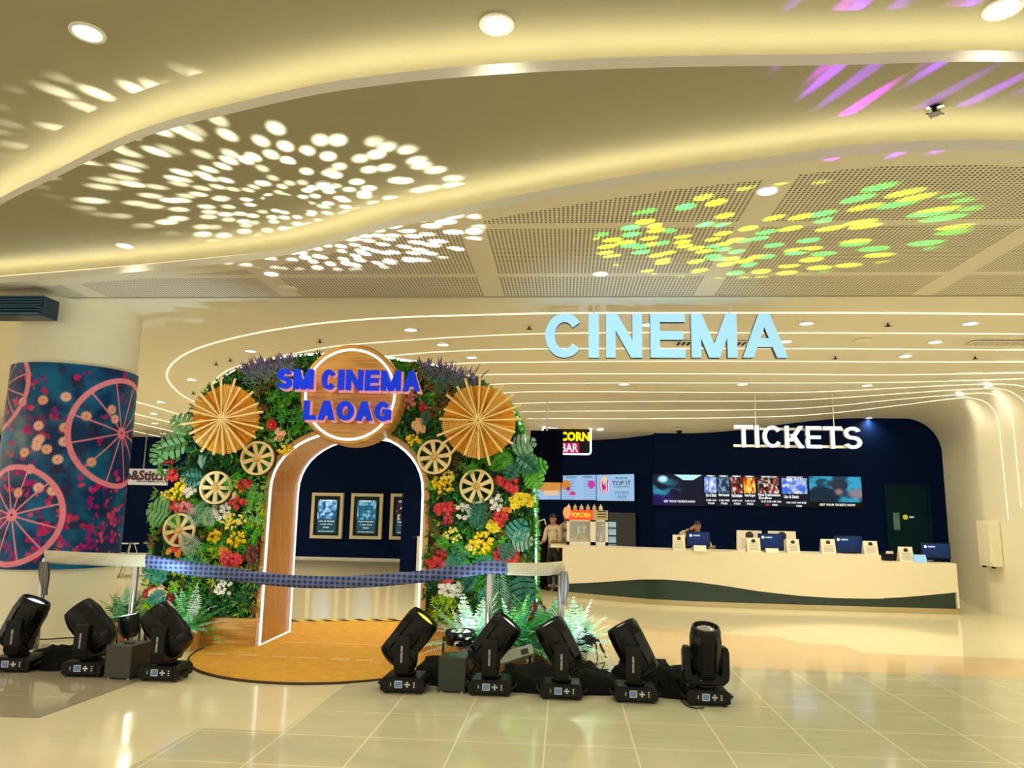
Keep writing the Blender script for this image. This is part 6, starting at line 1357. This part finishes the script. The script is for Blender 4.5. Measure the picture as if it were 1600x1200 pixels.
# ============================================================ PROJECTED PATTERNS (gobo wheels of the moving heads)
def gobo(src, target, energy, color, cone, scale, thr, soft=.08, color2=None, ring=0, outer=9, seed=0, warp=0, streak=None, keep=.12, bound=None):
    o = lamp('SPOT', 'moving_head_beam', src, energy, (1, 1, 1), target, spot_size=cone, spot_blend=.2, shadow_soft_size=.012)
    bpy.context.view_layer.update(); Mi = o.matrix_world.inverted()
    o.data.use_nodes = True; nt = o.data.node_tree; em = nt.nodes['Emission']
    N = lambda t: nt.nodes.new(t)
    tc = N('ShaderNodeTexCoord'); sp = N('ShaderNodeSeparateXYZ'); nt.links.new(tc.outputs['Normal'], sp.inputs[0])
    def mth(op, a, b_=None, c=None):
        n = N('ShaderNodeMath'); n.operation = op
        for i, q in enumerate((a, b_, c)):
            if q is None: continue
            if isinstance(q, (int, float)): n.inputs[i].default_value = q
            else: nt.links.new(q, n.inputs[i])
        return n.outputs[0]
    az = mth('ABSOLUTE', sp.outputs['Z']); u = mth('DIVIDE', sp.outputs['X'], az); v = mth('DIVIDE', sp.outputs['Y'], az)
    rad = mth('SQRT', mth('ADD', mth('MULTIPLY', u, u), mth('MULTIPLY', v, v)))
    uu, vv = u, v
    if warp: g_ = mth('DIVIDE', 1.0, mth('ADD', 1.0, mth('MULTIPLY', rad, warp))); uu = mth('MULTIPLY', u, g_); vv = mth('MULTIPLY', v, g_)
    if streak:
        a, b = Mi@Vector(streak[0]), Mi@Vector(streak[1]); a = (a.x/-a.z, a.y/-a.z); b = (b.x/-b.z, b.y/-b.z); ph = math.atan2(b[1]-a[1], b[0]-a[0]); c_, s_ = math.cos(ph), math.sin(ph)
        al = mth('ADD', mth('MULTIPLY', uu, c_), mth('MULTIPLY', vv, s_)); ac = mth('SUBTRACT', mth('MULTIPLY', vv, c_), mth('MULTIPLY', uu, s_)); uu, vv = mth('MULTIPLY', al, streak[2]), ac
    cb = N('ShaderNodeCombineXYZ'); nt.links.new(uu, cb.inputs[0]); nt.links.new(vv, cb.inputs[1]); cb.inputs[2].default_value = 0
    of = N('ShaderNodeVectorMath'); of.operation = 'ADD'; of.inputs[1].default_value = (seed*3.7, seed*1.3, 0); nt.links.new(cb.outputs[0], of.inputs[0])
    vo = N('ShaderNodeTexVoronoi'); vo.voronoi_dimensions = '2D'; vo.inputs['Scale'].default_value = scale; nt.links.new(of.outputs[0], vo.inputs['Vector'])
    mr = N('ShaderNodeMapRange'); mr.interpolation_type = 'SMOOTHSTEP'; mr.inputs['From Min'].default_value = thr+soft; mr.inputs['From Max'].default_value = thr-soft; mr.inputs['To Min'].default_value = 0; mr.inputs['To Max'].default_value = 1
    nt.links.new(vo.outputs['Distance'], mr.inputs['Value']); val = mr.outputs[0]
    sc3 = N('ShaderNodeSeparateColor'); nt.links.new(vo.outputs['Color'], sc3.inputs[0])
    val = mth('MULTIPLY', val, mth('GREATER_THAN', sc3.outputs[0], keep))     # some openings of the wheel are closed
    if ring: val = mth('MULTIPLY', val, mth('GREATER_THAN', rad, ring))
    val = mth('MULTIPLY', val, mth('LESS_THAN', rad, outer))
    if bound:      # oval field of the beam: left, right, near and far rim
        q = [Mi@Vector(p) for p in bound]; q = [Vector((p.x/-p.z, p.y/-p.z)) for p in q]; c0 = (q[0]+q[1]+q[2]+q[3])/4; e1_ = (q[1]-q[0]); L1 = e1_.length/2; e1_ = e1_.normalized(); e2_ = Vector((-e1_.y, e1_.x)); L2 = abs((q[2]-q[3]).dot(e2_))/2
        du, dv = mth('SUBTRACT', u, c0.x), mth('SUBTRACT', v, c0.y)
        f1 = mth('DIVIDE', mth('ADD', mth('MULTIPLY', du, e1_.x), mth('MULTIPLY', dv, e1_.y)), L1); f2 = mth('DIVIDE', mth('ADD', mth('MULTIPLY', du, e2_.x), mth('MULTIPLY', dv, e2_.y)), L2)
        rr2 = mth('ADD', mth('MULTIPLY', f1, f1), mth('MULTIPLY', f2, f2))
        m4 = N('ShaderNodeMapRange'); m4.interpolation_type = 'SMOOTHSTEP'; m4.inputs['From Min'].default_value = 1.15; m4.inputs['From Max'].default_value = .75; nt.links.new(rr2, m4.inputs['Value']); val = mth('MULTIPLY', val, m4.outputs[0])
    val = mth('MULTIPLY', val, mth('ADD', mth('MULTIPLY', sc3.outputs[2], .9), .35))
    nt.links.new(val, em.inputs['Strength'])
    if color2:
        mx = N('ShaderNodeMix'); mx.data_type = 'RGBA'; nt.links.new(mth('GREATER_THAN', sc3.outputs[1], .62), mx.inputs['Factor']); mx.inputs['A'].default_value = (*color, 1); mx.inputs['B'].default_value = (*color2, 1); nt.links.new(mx.outputs['Result'], em.inputs['Color'])
    else: em.inputs['Color'].default_value = (*color, 1)
    return o
def tipof(k, d=.04): t, tip, ax = HD[k]; return Vector(tip)+Vector(ax).normalized()*d
def pz(px, py, z): return on_z(px, py, z)
gobo(tipof('d'), pz(450, 318, ZB), 4800, (1, .97, .84), 2.2, 38, .30, .17, warp=1.9, ring=.05, seed=1, bound=(pz(50, 300, ZB), pz(735, 300, ZB), pz(430, 195, ZB), pz(560, 425, ZC)))
gobo(tipof('f'), pz(1150, 375, ZC), 11000, (.70, 1, .0), 2.0, 36, .31, .12, color2=(.0, 1, .05), seed=3, warp=1.0, keep=.35, streak=(pz(1000, 400, ZC), pz(1300, 340, ZC), .6), bound=(pz(925, 390, ZC), pz(1490, 345, ZC), pz(1200, 295, ZC), pz(1150, 435, ZC)))
gobo(tipof('h'), pz(1440, 90, ZB), 3600, (.62, .0, 1), 1.6, 24, .24, .10, color2=(.30, .03, 1), seed=8, keep=.0, streak=(pz(1370, 185, ZB), pz(1475, 122, ZB), .13), bound=(pz(1190, 100, ZB), pz(1750, 60, ZB), pz(1450, -80, ZA), pz(1480, 195, ZB)))
# cool washes from the small spotlights
lamp('SPOT', 'small_spot_beam', (-4.0, 7.45, .45), 160, (.62, .90, 1.0), on_z(250, 470, ZC), spot_size=1.0, spot_blend=1, shadow_soft_size=.06)
lamp('SPOT', 'small_spot_beam', (.25, 7.3, .45), 130, (.45, .72, 1.0), on_z(980, 455, ZC), spot_size=.9, spot_blend=1, shadow_soft_size=.06)
lamp('SPOT', 'par_light_beam', (-.92, 7.1, .46), 40, (.75, 1, .9), (-.45, 8.3, .85), spot_size=1.8, spot_blend=.8, shadow_soft_size=.08)
lamp('SPOT', 'small_spot_beam', (-4.25, 7.1, .50), 35, (.75, 1, .9), (-4.3, 8.6, .75), spot_size=1.8, spot_blend=.8, shadow_soft_size=.08)
lamp('SPOT', 'small_spot_beam', (.32, 7.1, .42), 26, (.8, 1, .92), (.1, 7.9, .75), spot_size=1.9, spot_blend=.8, shadow_soft_size=.08)
